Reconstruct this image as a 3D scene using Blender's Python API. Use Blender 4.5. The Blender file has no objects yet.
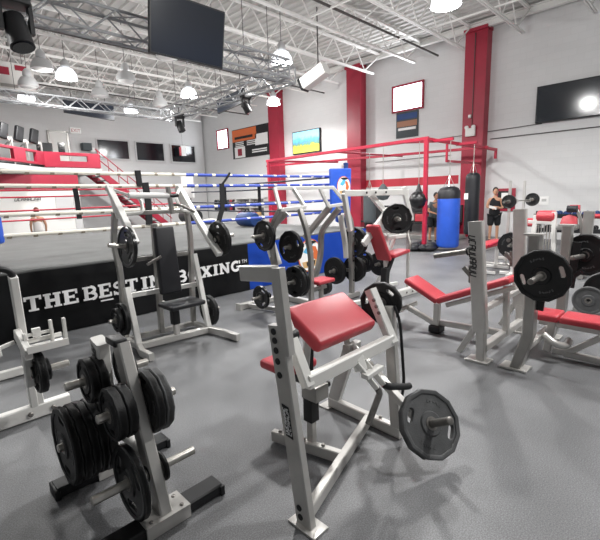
import bpy, bmesh, math, random
from mathutils import Vector, Matrix, Quaternion
from math import sin, cos, pi, radians
random.seed(7)
SC = bpy.context.scene
COL = SC.collection

# ------------------------------------------------------------------ materials
def lin(c):
    if isinstance(c, str):
        c = [int(c[i:i+2], 16) / 255 for i in (0, 2, 4)]
    return tuple((x / 12.92 if x <= .04045 else ((x + .055) / 1.055) ** 2.4) for x in c) + (1.0,)

def mat(name, col, rough=.5, metal=0.0, bump=0.0, bscale=60.0, var=0.0, vscale=4.0, coat=0.0, emit=None, estr=0.0):
    m = bpy.data.materials.new(name); m.use_nodes = True
    nt = m.node_tree; b = nt.nodes['Principled BSDF']
    c = lin(col)
    b.inputs['Base Color'].default_value = c
    b.inputs['Roughness'].default_value = rough
    b.inputs['Metallic'].default_value = metal
    if coat:
        b.inputs['Coat Weight'].default_value = coat
        b.inputs['Coat Roughness'].default_value = .15
    tc = nt.nodes.new('ShaderNodeTexCoord')
    if var:
        n = nt.nodes.new('ShaderNodeTexNoise'); n.inputs['Scale'].default_value = vscale
        n.inputs['Detail'].default_value = 6
        nt.links.new(tc.outputs['Object'], n.inputs['Vector'])
        r = nt.nodes.new('ShaderNodeValToRGB')
        r.color_ramp.elements[0].position = .3; r.color_ramp.elements[1].position = .7
        r.color_ramp.elements[0].color = tuple(x * (1 - var) for x in c[:3]) + (1,)
        r.color_ramp.elements[1].color = tuple(min(1, x * (1 + var)) for x in c[:3]) + (1,)
        nt.links.new(n.outputs['Fac'], r.inputs['Fac'])
        nt.links.new(r.outputs['Color'], b.inputs['Base Color'])
    if bump:
        n2 = nt.nodes.new('ShaderNodeTexNoise'); n2.inputs['Scale'].default_value = bscale
        nt.links.new(tc.outputs['Object'], n2.inputs['Vector'])
        bp = nt.nodes.new('ShaderNodeBump'); bp.inputs['Strength'].default_value = bump
        bp.inputs['Distance'].default_value = .01
        nt.links.new(n2.outputs['Fac'], bp.inputs['Height'])
        nt.links.new(bp.outputs['Normal'], b.inputs['Normal'])
    if emit is not None:
        b.inputs['Emission Color'].default_value = lin(emit)
        b.inputs['Emission Strength'].default_value = estr
    return m

M = {}
M['frame'] = mat('silver_powder_coat', 'c9c7c3', .3, .4, var=.06, vscale=9)
M['frame_grey'] = mat('grey_powder_coat', 'a3a19d', .3, .45, var=.06, vscale=8)
M['white_paint'] = mat('white_powder_coat', 'e3e2de', .4)
M['steel'] = mat('worn_steel', 'c9c6c0', .28, .9, var=.12, vscale=25)
M['dull_steel'] = mat('dull_steel', '8d8a86', .42, .75, var=.2, vscale=30)
M['alu'] = mat('aluminium', 'a9abad', .5, .4)
M['rubber'] = mat('black_rubber', '101113', .5, bump=.15, bscale=140, var=.2, vscale=20)
M['rubber2'] = mat('grey_rubber', '555657', .55, bump=.15, bscale=120, var=.2, vscale=15)
M['iron'] = mat('black_enamel_iron', '17181a', .32, .2, coat=.4)
M['black'] = mat('black_plastic', '131417', .5)
M['vinyl_black'] = mat('black_vinyl', '1b1c21', .48, bump=.1, bscale=220)
M['vinyl_red'] = mat('red_vinyl', 'bb3c46', .36, bump=.12, bscale=230, var=.06, vscale=6)
M['red_paint'] = mat('red_gloss_paint', 'a0233a', .42, var=.06, vscale=3)
M['red_steel'] = mat('red_steel_paint', 'b22840', .38, var=.05)
M['chrome'] = mat('chrome', 'e0e0e0', .12, 1.0)
M['blue_vinyl'] = mat('blue_vinyl', '2a58c4', .42, bump=.1, bscale=150, var=.08, vscale=5)
M['blue_dark'] = mat('dark_blue_pad', '1c3f78', .5)
M['white_letter'] = mat('white_print', 'f2f2f2', .6)
M['dark_letter'] = mat('dark_print', '2b2c2e', .6)
M['white_pad'] = mat('white_vinyl', 'f1f0ee', .5)
M['rope_white'] = mat('white_rope_cover', 'f0ece0', .6)
M['rope_blue'] = mat('blue_rope_cover', '3a53b4', .55)
M['rope_red'] = mat('red_rope_cover', 'c83448', .55)
M['rope_seam'] = mat('rope_seam_tape', '9a9080', .6)
M['rope_dark'] = mat('dark_rope_cover', '1c2236', .55)
M['banner_black'] = mat('black_banner_vinyl', '17181b', .5, bump=.25, bscale=5, var=.25, vscale=3)
M['banner_blue'] = mat('blue_banner_vinyl', '1f5bdc', .5, bump=.2, bscale=5)
M['canvas'] = mat('grey_ring_canvas', '6a6b6a', .85, var=.12, vscale=2, bump=.1)
M['screen'] = mat('dark_screen', '171d26', .12, coat=.5)
M['screen_matte'] = mat('matte_dark_screen', '121823', .35)
M['screen_matte'].node_tree.nodes['Principled BSDF'].inputs['Specular IOR Level'].default_value = .18
M['skin'] = mat('skin', 'c49478', .55)
M['skin_dark'] = mat('tanned_skin', 'a5765c', .55)
M['hair'] = mat('dark_hair', '1d1714', .6)
M['hair_red'] = mat('reddish_hair', '6d3529', .6)
M['cloth_black'] = mat('black_cloth', '15161a', .8)
M['cloth_grey'] = mat('grey_cloth', '4d5356', .85)
M['cloth_white'] = mat('white_cloth', 'e6e4e1', .85)
M['joist'] = mat('white_joist_paint', 'e8e7e4', .55)
M['deck'] = mat('shade_grey_steel_deck', 'c4c3c0', .6)  # white like the joists, greyed so the shade between them is in the colour
M['joist_dark'] = mat('dark_pipe', '4b4846', .6)
M['grey_wall'] = mat('grey_wall_paint', 'c3c3c3', .7)
M['glass_dark'] = mat('dark_window_glass', '15171d', .1, coat=.3)
M['lamp'] = mat('lit_lamp_lens', 'ffffff', .4, emit='fbfdff', estr=30)
M['glow'] = mat('daylit_window_pane', 'ffffff', .3, emit='e9f2ff', estr=6)
M['paper'] = mat('white_paper', 'f4f4f2', .8)
M['orange'] = mat('orange_print', 'e0703a', .5)
M['tan'] = mat('tan_print', 'd8b07a', .6)
M['cyan'] = mat('sky_blue_print', '58b4e0', .5)
M['shade'] = mat('spun_aluminium_shade', 'd2d3d4', .35, .5)
M['clear_shade'] = mat('lit_prismatic_acrylic_shade', 'e4e6e8', .25, emit='f4f8ff', estr=1.6)

# floor: dark grey rubber with pale flecks and worn patches
def floor_mat():
    m = bpy.data.materials.new('rubber_floor'); m.use_nodes = True
    nt = m.node_tree; b = nt.nodes['Principled BSDF']
    tc = nt.nodes.new('ShaderNodeTexCoord')
    big = nt.nodes.new('ShaderNodeTexNoise'); big.inputs['Scale'].default_value = .9; big.inputs['Detail'].default_value = 5
    fine = nt.nodes.new('ShaderNodeTexNoise'); fine.inputs['Scale'].default_value = 140; fine.inputs['Detail'].default_value = 2
    for n in (big, fine): nt.links.new(tc.outputs['Object'], n.inputs['Vector'])
    r1 = nt.nodes.new('ShaderNodeValToRGB'); r1.color_ramp.elements[0].color = lin('646567'); r1.color_ramp.elements[1].color = lin('7a7b7d')
    r1.color_ramp.elements[0].position = .35; r1.color_ramp.elements[1].position = .65
    r2 = nt.nodes.new('ShaderNodeValToRGB'); r2.color_ramp.elements[0].position = .40; r2.color_ramp.elements[1].position = .68
    r2.color_ramp.elements[0].color = (.74, .74, .74, 1); r2.color_ramp.elements[1].color = (1.42, 1.42, 1.42, 1)
    nt.links.new(big.outputs['Fac'], r1.inputs['Fac']); nt.links.new(fine.outputs['Fac'], r2.inputs['Fac'])
    mx = nt.nodes.new('ShaderNodeMix'); mx.data_type = 'RGBA'; mx.blend_type = 'MULTIPLY'; mx.inputs['Factor'].default_value = 1
    nt.links.new(r1.outputs['Color'], mx.inputs['A']); nt.links.new(r2.outputs['Color'], mx.inputs['B'])
    nt.links.new(mx.outputs['Result'], b.inputs['Base Color'])
    b.inputs['Roughness'].default_value = .5
    bp = nt.nodes.new('ShaderNodeBump'); bp.inputs['Strength'].default_value = .2; bp.inputs['Distance'].default_value = .004
    nt.links.new(fine.outputs['Fac'], bp.inputs['Height']); nt.links.new(bp.outputs['Normal'], b.inputs['Normal'])
    return m
M['floor'] = floor_mat()

# painted block wall; along = axis index that runs along the wall
def block_wall_mat(name, along, col, stripe=None):
    m = bpy.data.materials.new(name); m.use_nodes = True
    nt = m.node_tree; b = nt.nodes['Principled BSDF']
    tc = nt.nodes.new('ShaderNodeTexCoord'); sp = nt.nodes.new('ShaderNodeSeparateXYZ'); cb = nt.nodes.new('ShaderNodeCombineXYZ')
    nt.links.new(tc.outputs['Object'], sp.inputs[0])
    nt.links.new(sp.outputs[along], cb.inputs[0]); nt.links.new(sp.outputs[2], cb.inputs[1])
    br = nt.nodes.new('ShaderNodeTexBrick')
    br.inputs['Scale'].default_value = 1; br.inputs['Brick Width'].default_value = .4; br.inputs['Row Height'].default_value = .2
    br.inputs['Mortar Size'].default_value = .006; br.inputs['Mortar Smooth'].default_value = .4
    c = lin(col)
    br.inputs['Color1'].default_value = c
    br.inputs['Color2'].default_value = tuple(x * .97 for x in c[:3]) + (1,)
    br.inputs['Mortar'].default_value = tuple(x * .93 for x in c[:3]) + (1,)
    nt.links.new(cb.outputs[0], br.inputs['Vector'])
    out = br.outputs['Color']
    if stripe:
        z0, z1, y0, scol = stripe
        def cmp(a, op, v):
            n = nt.nodes.new('ShaderNodeMath'); n.operation = op; nt.links.new(a, n.inputs[0]); n.inputs[1].default_value = v; return n.outputs[0]
        def mul(a, q):
            n = nt.nodes.new('ShaderNodeMath'); n.operation = 'MULTIPLY'; nt.links.new(a, n.inputs[0]); nt.links.new(q, n.inputs[1]); return n.outputs[0]
        f = mul(mul(cmp(sp.outputs[2], 'GREATER_THAN', z0), cmp(sp.outputs[2], 'LESS_THAN', z1)), mul(cmp(sp.outputs[1], 'GREATER_THAN', y0), cmp(sp.outputs[1], 'LESS_THAN', y0 + 4.4)))
        mx = nt.nodes.new('ShaderNodeMix'); mx.data_type = 'RGBA'
        nt.links.new(f, mx.inputs['Factor']); nt.links.new(out, mx.inputs['A']); mx.inputs['B'].default_value = lin(scol)
        out = mx.outputs['Result']
    nt.links.new(out, b.inputs['Base Color'])
    b.inputs['Roughness'].default_value = .6
    bp = nt.nodes.new('ShaderNodeBump'); bp.inputs['Strength'].default_value = .22; bp.inputs['Distance'].default_value = .01
    inv = nt.nodes.new('ShaderNodeMath'); inv.operation = 'SUBTRACT'; inv.inputs[0].default_value = 1
    nt.links.new(br.outputs['Fac'], inv.inputs[1]); nt.links.new(inv.outputs[0], bp.inputs['Height'])
    nt.links.new(bp.outputs['Normal'], b.inputs['Normal'])
    return m
M['wall_r'] = block_wall_mat('white_block_wall', 1, 'dedede', stripe=(2.13, 2.45, -2.1, 'b92c3c'))
M['wall_b'] = block_wall_mat('grey_block_wall', 0, 'd2d2d2')

# ------------------------------------------------------------------ mesh builder
def V(*a): return Vector(a[0]) if len(a) == 1 else Vector(a)

def frame_for(d, up=None):
    d = d.normalized()
    if up is None: up = Vector((0, 0, 1))
    up = Vector(up)
    if abs(d.dot(up.normalized())) > .97:
        up = Vector((0, 1, 0)) if abs(d.y) < .9 else Vector((1, 0, 0))
    n = d.cross(up).normalized(); u = n.cross(d).normalized()
    return n, u

def rect(w, h, c=.12):
    k = min(w, h) * c; a, b = w / 2, h / 2
    return [(-a + k, -b), (a - k, -b), (a, -b + k), (a, b - k), (a - k, b), (-a + k, b), (-a, b - k), (-a, -b + k)]

def circ(r, n=12): return [(r * cos(2 * pi * i / n), r * sin(2 * pi * i / n)) for i in range(n)]

def smooth_pts(pts, n=5, r=.5):
    """Round the inner corners of a polyline."""
    pts = [V(p) for p in pts]
    out = [pts[0]]
    for i in range(1, len(pts) - 1):
        a, b, c = pts[i - 1], pts[i], pts[i + 1]
        p0 = b + (a - b) * min(.5, r / max(1e-6, (a - b).length)); p1 = b + (c - b) * min(.5, r / max(1e-6, (c - b).length))
        for k in range(n + 1):
            t = k / n
            out.append(p0 * (1 - t) ** 2 + b * 2 * t * (1 - t) + p1 * t ** 2)
    out.append(pts[-1])
    return out

class MB:
    def __init__(s): s.bm = bmesh.new()
    def box(s, c, size, rot=None, bev=.0):
        c = V(c); sx, sy, sz = (x / 2 for x in size)
        R = rot if isinstance(rot, Matrix) else (Matrix.Rotation(rot, 3, 'Z') if rot else Matrix.Identity(3))
        vs = [s.bm.verts.new(c + R @ Vector((x, y, z))) for x in (-sx, sx) for y in (-sy, sy) for z in (-sz, sz)]
        q = [(0, 1, 3, 2), (4, 6, 7, 5), (0, 4, 5, 1), (2, 3, 7, 6), (0, 2, 6, 4), (1, 5, 7, 3)]
        fs = [s.bm.faces.new([vs[i] for i in f]) for f in q]
        if bev:
            es = set(e for f in fs for e in f.edges)
            bmesh.ops.bevel(s.bm, geom=list(es), offset=bev, segments=3, affect='EDGES', profile=.6)
        return s
    def sweep(s, pts, prof, up=None, scale=None, cap=True):
        pts = [V(p) for p in pts]
        n = len(pts)
        d = [(pts[i + 1] - pts[i]).normalized() for i in range(n - 1)]
        nn, uu = frame_for(d[0], up)
        rings = []
        for i in range(n):
            di = d[min(i, n - 2)] if i < n - 1 else d[-1]
            dp = d[max(0, i - 1)]
            k = scale[i] if scale else 1
            ring = []
            m = (dp + di)
            if m.length < 1e-4: m = dp
            for a, b in prof:
                o = (nn * a + uu * b) * k
                if 0 < i < n - 1: o = o - dp * (o.dot(m) / max(.2, dp.dot(m)))
                ring.append(s.bm.verts.new(pts[i] + o))
            rings.append(ring)
            if 0 < i < n - 1 or (i == 0 and False):
                q = dp.rotation_difference(di); nn = q @ nn; uu = q @ uu
        L = len(prof)
        for a, b in zip(rings[:-1], rings[1:]):
            for j in range(L):
                s.bm.faces.new((a[j], a[(j + 1) % L], b[(j + 1) % L], b[j]))
        if cap:
            s.bm.faces.new(list(reversed(rings[0]))); s.bm.faces.new(rings[-1])
        return s
    def bar(s, p0, p1, w, h=None, up=None): return s.sweep([p0, p1], rect(w, h or w), up)
    def rpath(s, pts, w, h=None, up=None): return s.sweep(pts, rect(w, h or w), up)
    def tube(s, pts, r, n=10): return s.sweep(pts, circ(r, n))
    def cyl(s, p0, p1, r, r2=None, n=16):
        return s.sweep([p0, p1], circ(r, n), scale=[1, (r2 if r2 is not None else r) / r])
    def lathe(s, prof, origin=(0, 0, 0), axis=(0, 0, 1), n=24, phase=0.0):
        """prof: list of (radius, t along the axis); a radius of 0 closes the end"""
        o = V(origin); a = V(axis).normalized(); nn, uu = frame_for(a)
        rings = []
        for r, t in prof:
            if r < 1e-6: rings.append([s.bm.verts.new(o + a * t)])
            else: rings.append([s.bm.verts.new(o + a * t + nn * r * cos(2 * pi * i / n + phase) + uu * r * sin(2 * pi * i / n + phase)) for i in range(n)])
        for p, q in zip(rings[:-1], rings[1:]):
            for j in range(n):
                k = (j + 1) % n
                if len(p) == 1 and len(q) == 1: continue
                if len(p) == 1: s.bm.faces.new((p[0], q[j], q[k]))
                elif len(q) == 1: s.bm.faces.new((p[j], q[0], p[k]))
                else: s.bm.faces.new((p[j], q[j], q[k], p[k]))
        return s
    def ball(s, c, r, n=14, scale=(1, 1, 1)):
        mm = Matrix.Translation(V(c)) @ Matrix.Diagonal((*[r * k for k in scale], 1))
        bmesh.ops.create_uvsphere(s.bm, u_segments=n, v_segments=max(6, n // 2 + 2), radius=1, matrix=mm)
        return s
    def prism(s, poly, origin, u, v, depth):
        """2-D polygon in the (u, v) plane at origin, extruded by depth along u x v"""
        o = V(origin); u = V(u); v = V(v); n = u.cross(v).normalized() * depth
        a = [s.bm.verts.new(o + u * x + v * y) for x, y in poly]; b = [s.bm.verts.new(o + u * x + v * y + n) for x, y in poly]
        L = len(poly)
        s.bm.faces.new(list(reversed(a))); s.bm.faces.new(b)
        for j in range(L): s.bm.faces.new((a[j], a[(j + 1) % L], b[(j + 1) % L], b[j]))
        return s
    def pad(s, poly, origin, u, v, thick, r=.02):
        """a cushion: polygon outline extruded and rounded"""
        b2 = bmesh.new(); t = MB(); t.bm.free(); t.bm = b2
        t.prism(poly, origin, u, v, thick)
        bmesh.ops.bevel(b2, geom=list(b2.edges), offset=r, segments=4, affect='EDGES', profile=.5)
        me = bpy.data.meshes.new('tmp'); b2.to_mesh(me); b2.free(); s.bm.from_mesh(me); bpy.data.meshes.remove(me)
        return s
    def add_mesh(s, me, mtx=None):
        k = len(s.bm.verts); s.bm.from_mesh(me); s.bm.verts.ensure_lookup_table()
        if mtx is not None: bmesh.ops.transform(s.bm, matrix=mtx, verts=s.bm.verts[k:])
        return s
    def mesh(s, name, material, off=None, ang=38):
        bmesh.ops.recalc_face_normals(s.bm, faces=s.bm.faces)
        me = bpy.data.meshes.new(name)
        if off is not None: bmesh.ops.translate(s.bm, verts=s.bm.verts, vec=-V(off))
        s.bm.to_mesh(me); s.bm.free()
        me.materials.append(M[material] if isinstance(material, str) else material)
        for p in me.polygons: p.use_smooth = True
        me.set_sharp_from_angle(angle=radians(ang))
        return me
    def build(s, name, material, parent=None, label=None, ang=38):
        """part of a thing: geometry is given in world space, stored relative to the thing's base"""
        root = parent
        off = Vector((0, 0, 0))
        p = parent
        while p is not None: off = off + p.location; p = p.parent
        me = s.mesh(name, material, off, ang)
        o = bpy.data.objects.new(name, me); COL.objects.link(o)
        if parent is not None: o.parent = parent
        if label: o['label'] = label
        return o
    def solo(s, name, material, label=None, cat=None, group=None, kind=None, ang=38):
        """a thing (or a piece of the setting) that is one mesh; origin at the middle of its base"""
        xs = [v.co for v in s.bm.verts]
        lo = Vector((min(v.x for v in xs), min(v.y for v in xs), min(v.z for v in xs))); hi = Vector((max(v.x for v in xs), max(v.y for v in xs), max(v.z for v in xs)))
        base = Vector(((lo.x + hi.x) / 2, (lo.y + hi.y) / 2, lo.z))
        me = s.mesh(name, material, base, ang)
        o = bpy.data.objects.new(name, me); COL.objects.link(o); o.location = base
        tag(o, label, cat, group, kind)
        return o

def tag(o, label=None, cat=None, group=None, kind=None):
    if label: o['label'] = label
    if cat: o['category'] = cat
    if group: o['group'] = group
    if kind: o['kind'] = kind
    return o

def thing(name, label, cat, loc, group=None):
    o = bpy.data.objects.new(name, None); COL.objects.link(o); o.location = V(loc)
    o.empty_display_size = .1
    return tag(o, label, cat, group)

def structure(mb, name, material, parent=None, ang=38):
    if parent is not None: return mb.build(name, material, parent, ang=ang)
    return mb.solo(name, material, kind='structure', ang=ang)

def dup(root, loc, label=None, group=None, rot=None):
    r = root.copy(); COL.objects.link(r); r.location = V(loc)
    if rot is not None: r.rotation_euler = rot
    if label: r['label'] = label
    if group: r['group'] = group
    for ch in list(root.children):
        c = ch.copy(); COL.objects.link(c); c.parent = r
        for g in list(ch.children):
            d = g.copy(); COL.objects.link(d); d.parent = c
    return r

# flat shapes with true holes (plates with hand grips)
def curve_mesh(splines, thick, bev=.004, name='outline'):
    cu = bpy.data.curves.new(name, 'CURVE'); cu.dimensions = '2D'; cu.fill_mode = 'BOTH'
    for pts in splines:
        sp = cu.splines.new('POLY'); sp.points.add(len(pts) - 1); sp.use_cyclic_u = True
        for p, q in zip(sp.points, pts): p.co = (q[0], q[1], 0, 1)
    cu.extrude = thick / 2 - bev; cu.bevel_depth = bev; cu.bevel_resolution = 1; cu.offset = -bev
    ob = bpy.data.objects.new(name, cu); COL.objects.link(ob)
    dg = bpy.context.evaluated_depsgraph_get()
    me = bpy.data.meshes.new_from_object(ob.evaluated_get(dg))
    bpy.data.objects.remove(ob); bpy.data.curves.remove(cu)
    return me

def text_mesh(txt, size, depth=.004, spacing=1.0):
    cu = bpy.data.curves.new('lettering', 'FONT'); cu.body = txt; cu.size = size; cu.extrude = depth / 2
    cu.align_x = 'CENTER'; cu.align_y = 'CENTER'; cu.space_character = spacing
    ob = bpy.data.objects.new('lettering', cu); COL.objects.link(ob)
    dg = bpy.context.evaluated_depsgraph_get()
    me = bpy.data.meshes.new_from_object(ob.evaluated_get(dg))
    bpy.data.objects.remove(ob); bpy.data.curves.remove(cu)
    return me

def basis(o, u, v):
    """matrix that lays a text or outline (x right, y up) on the plane u, v at o"""
    u = V(u).normalized(); v = V(v); v = (v - u * v.dot(u)).normalized(); w = u.cross(v)
    return Matrix(((u.x, v.x, w.x, o[0]), (u.y, v.y, w.y, o[1]), (u.z, v.z, w.z, o[2]), (0, 0, 0, 1)))

# slab-serif capitals, each as strokes in a cell 1 high; returns (strokes, width)
def slab(ch):
    t = .24; s = .13
    def ln(x0, y0, x1, y1, w=t): return ('l', x0, y0, x1, y1, w)
    h = s / 2
    if ch == 'T': return [ln(0, 1 - h, .86, 1 - h, s * 1.25), ln(.43, 0, .43, 1), ln(.18, h, .68, h, s), ln(.06, .72, .06, 1, .12), ln(.80, .72, .80, 1, .12)], .86
    if ch == 'H': return [ln(.2, 0, .2, 1), ln(.7, 0, .7, 1), ln(.2, .5, .7, .5, .2), ln(0, h, .4, h, s), ln(.5, h, .9, h, s), ln(0, 1 - h, .4, 1 - h, s), ln(.5, 1 - h, .9, 1 - h, s)], .9
    if ch == 'E': return [ln(.2, 0, .2, 1), ln(0, 1 - h, .78, 1 - h, s * 1.2), ln(0, h, .8, h, s * 1.2), ln(.2, .5, .6, .5, .16), ln(.74, .68, .74, 1, .12), ln(.76, 0, .76, .32, .12), ln(.58, .38, .58, .62, .1)], .82
    if ch == 'I': return [ln(.22, 0, .22, 1), ln(0, h, .44, h, s), ln(0, 1 - h, .44, 1 - h, s)], .44
    if ch == 'N': return [ln(.17, 0, .17, 1, .17), ln(.75, 0, .75, 1, .17), ln(.17, .95, .75, .05, .24), ln(0, h, .36, h, s), ln(0, 1 - h, .3, 1 - h, s), ln(.58, 1 - h, .92, 1 - h, s)], .92
    if ch == 'X': return [ln(.18, .05, .74, .95, .2), ln(.18, .95, .74, .05, .26), ln(0, h, .4, h, s), ln(.5, h, .92, h, s), ln(0, 1 - h, .4, 1 - h, s), ln(.52, 1 - h, .92, 1 - h, s)], .92
    if ch == 'B': return [ln(.2, 0, .2, 1), ln(0, h, .55, h, s), ln(0, 1 - h, .55, 1 - h, s), ln(.2, .5, .55, .5, s), ('a', .5, .73, .22, .215, -90, 90, .2), ('a', .54, .27, .23, .215, -90, 90, .2)], .86
    if ch == 'O': return [('a', .45, .5, .34, .41, 0, 360, .22)], .9
    if ch == 'S': return [('a', .4, .73, .27, .2, 20, 270, .17), ('a', .4, .27, .28, .21, -160, 90, .19), ln(.68, .68, .68, 1, .1), ln(.09, 0, .09, .32, .1)], .76
    if ch == 'G': return [('a', .45, .5, .34, .41, 50, 330, .22), ln(.76, .1, .76, .48, .22), ln(.5, .45, .92, .45, s), ln(.8, .7, .8, 1, .1)], .93
    return [], .42

def slab_text(mb, txt, origin, u, v, height, length, depth=.006):
    cells = [slab(c) for c in txt]; gap = .09
    total = sum(w for _, w in cells) + gap * (len(txt) - 1)
    sx = length / total; x = 0; u = V(u); v = V(v); n = u.cross(v).normalized(); o = V(origin)
    pos = []
    lay = [0]
    def P(a, b): return o + u * ((x + a) * sx) + v * (b * height) + n * (lay[0] * .0004)
    for st, w in cells:
        pos.append((x * sx, w * sx)); lay[0] = 0
        for k in st:
            lay[0] += 1
            if k[0] == 'l':
                _, x0, y0, x1, y1, tw = k
                vert = abs(x1 - x0) < 1e-6; horiz = abs(y1 - y0) < 1e-6
                width = tw * (sx if vert else height if horiz else (sx + height) / 2)
                mb.sweep([P(x0, y0), P(x1, y1)], [(-width / 2, -depth / 2), (width / 2, -depth / 2), (width / 2, depth / 2), (-width / 2, depth / 2)], up=n)
            else:
                _, cx, cy, rx, ry, a0, a1, tw = k
                N = 14; W = tw * (sx + height) / 2
                ptsx = [P(cx + rx * cos(radians(a0 + (a1 - a0) * i / N)), cy + ry * sin(radians(a0 + (a1 - a0) * i / N))) for i in range(N + 1)]
                mb.sweep(ptsx, [(-W / 2, -depth / 2), (W / 2, -depth / 2), (W / 2, depth / 2), (-W / 2, depth / 2)], up=n)
        x += w + gap
    return pos

def scribble(mb, origin, u, v, length, height, n, seed=1, th=.0025):
    """illegible print: n slanted letter-like marks in a row"""
    rnd = random.Random(seed); o = V(origin); u = V(u).normalized(); v = V(v); v = (v - u * v.dot(u)).normalized(); w = u.cross(v)
    st = length / n; t = height * .17
    def ln(p, q): mb.sweep([o + u * p[0] + v * p[1] + w * th / 2, o + u * q[0] + v * q[1] + w * th / 2], [(-t / 2, -th / 2), (t / 2, -th / 2), (t / 2, th / 2), (-t / 2, th / 2)], up=w)
    for i in range(n):
        x0 = -length / 2 + st * (i + .12); x1 = x0 + st * .68; sl = height * .25; h = height / 2; k = rnd.randrange(4)
        ln((x0, -h), (x0 + sl, h))
        if k != 1: ln((x0 + sl, h), (x1 + sl, h * .95))
        if k != 2: ln((x1, -h), (x1 + sl, h * .9))
        if k in (1, 2): ln((x0, -h), (x1, -h * .95))
        if k in (0, 3): ln((x0 + sl * .5, 0), (x1 + sl * .5, 0))
# ================================================================== THE SETTING
XW, YB, ZD = 15.4, 24.0, 7.25          # right wall, back wall, roof deck
structure(MB().box((4.9, 9.0, -.05), (21.6, 30.6, .1)), 'floor', 'floor')
structure(MB().box((XW + .1, 9.0, ZD / 2), (.2, 30.6, ZD + .4)), 'wall_right', 'wall_r')
structure(MB().box((4.75, YB + .1, ZD / 2), (21.1, .2, ZD + .4)), 'wall_back', 'wall_b')

# corrugated steel deck, ribs running along Y
def deck():
    mb = MB(); x = -5.9; pts = []
    while x < XW + .2:
        pts += [(x, .0), (x + .09, .0), (x + .12, .05), (x + .27, .05), (x + .30, 0)]
        x += .30
    poly = pts + [(pts[-1][0], .12), (pts[0][0], .12)]
    mb.prism(poly, (0, -6.2, ZD), (1, 0, 0), (0, 0, 1), -30.4)
    return mb
structure(deck(), 'ceiling', 'deck', ang=20)

# red pilasters on the right wall
for k, y in enumerate((6.28, 11.5, 16.75)):
    mb = MB().box((15.2, y, 3.52), (.42, .74, 7.04))
    mb.box((15.15, y, 7.0), (.52, .8, .1))
    o = structure(mb, 'trim_%d' % (k + 1), 'red_paint')

# roof joists (bar joists along X) and the girder along the right wall
def joist(y):
    mb = MB()
    zb, zt = 6.36, 7.16
    for dy in (-.03, .03):
        mb.bar((-5, y + dy, zb), (14.55, y + dy, zb), .045, .06)
        mb.bar((-5, y + dy, zt), (15.2, y + dy, zt), .05, .07)
    x = -4.6; up = False
    while x < 13.9:
        mb.bar((x, y, zt if up else zb), (x + .62, y, zb if up else zt), .032)
        x += .62; up = not up
    mb.bar((13.95, y, zb), (15.05, y, zt), .045)
    return mb
for i in range(12):
    structure(joist(2.85 + 1.83 * i), 'beam', 'joist')
g = MB()
g.bar((15.02, -4, 7.02), (15.02, 23.9, 7.02), .16, .05); g.bar((15.02, -4, 7.2), (15.02, 23.9, 7.2), .16, .05); g.bar((15.02, -4, 7.1), (15.02, 23.9, 7.1), .03, .18)
structure(g, 'beam', 'joist')
for x in (2.0, 5.4, 8.9, 12.2):
    structure(MB().bar((x, -3, 6.42), (x, 23.8, 6.42), .05, .05), 'beam', 'joist')
# crossed bridging between joists
mb = MB()
for x in (3.7, 7.2, 10.6):
    for i in range(11):
        y = 2.85 + 1.83 * i
        mb.bar((x, y, 6.38), (x, y + 1.83, 7.12), .03); mb.bar((x, y, 7.12), (x, y + 1.83, 6.38), .03)
structure(mb, 'beam', 'joist')
# dark pipes and a duct below the deck
structure(MB().tube([(-4, 7.55, 6.45), (14.8, 7.55, 6.45)], .035, 8), 'trim_4', 'joist_dark')
structure(MB().tube([(-4, 13.0, 6.2), (14.8, 13.0, 6.2)], .03, 8), 'trim_5', 'joist_dark')
structure(MB().tube([(-4, 18.5, 6.1), (14.8, 18.5, 6.1)], .03, 8), 'trim_6', 'joist_dark')
structure(MB().tube([(-2, 21.6, 6.1), (6.0, 21.6, 6.1), (9.0, 21.6, 5.9)], .09, 10), 'trim_7', 'grey_wall')
# surface conduit along the right wall
structure(MB().tube([(15.37, -4, 3.42), (15.37, 5.8, 3.42)], .016, 6), 'trim_8', 'joist_dark')
structure(MB().tube([(15.37, 4.2, 3.72), (15.37, 8.6, 3.62)], .012, 6), 'trim_9', 'joist_dark')
structure(MB().tube([(15.36, 7.2, 3.0), (15.36, 10.6, 3.0)], .012, 6), 'trim_10', 'joist_dark')
structure(MB().tube([(14.97, 6.3, 3.9), (14.97, 6.3, 6.9)], .014, 6), 'trim_11', 'joist_dark')

# back wall: three dark upstairs windows
def window_back(n, x0, x1, z0, z1):
    f = MB()
    for (cx, cz, sx, sz) in (((x0 + x1) / 2, z1 + .04, x1 - x0 + .16, .08), ((x0 + x1) / 2, z0 - .04, x1 - x0 + .16, .08), (x0 - .04, (z0 + z1) / 2, .08, z1 - z0), (x1 + .04, (z0 + z1) / 2, .08, z1 - z0)):
        f.box((cx, 23.98, cz), (sx, .1, sz))
    o = f.solo('window_%d' % n, 'grey_wall', kind='structure')
    MB().box(((x0 + x1) / 2, 23.985, (z0 + z1) / 2), (x1 - x0, .02, z1 - z0)).build('pane', 'glass_dark', o)
    return o
window_back(1, 8.65, 10.32, 4.03, 4.99)
window_back(2, 10.79, 12.46, 4.0, 4.99)
window_back(3, 13.0, 14.6, 3.98, 4.97)
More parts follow.
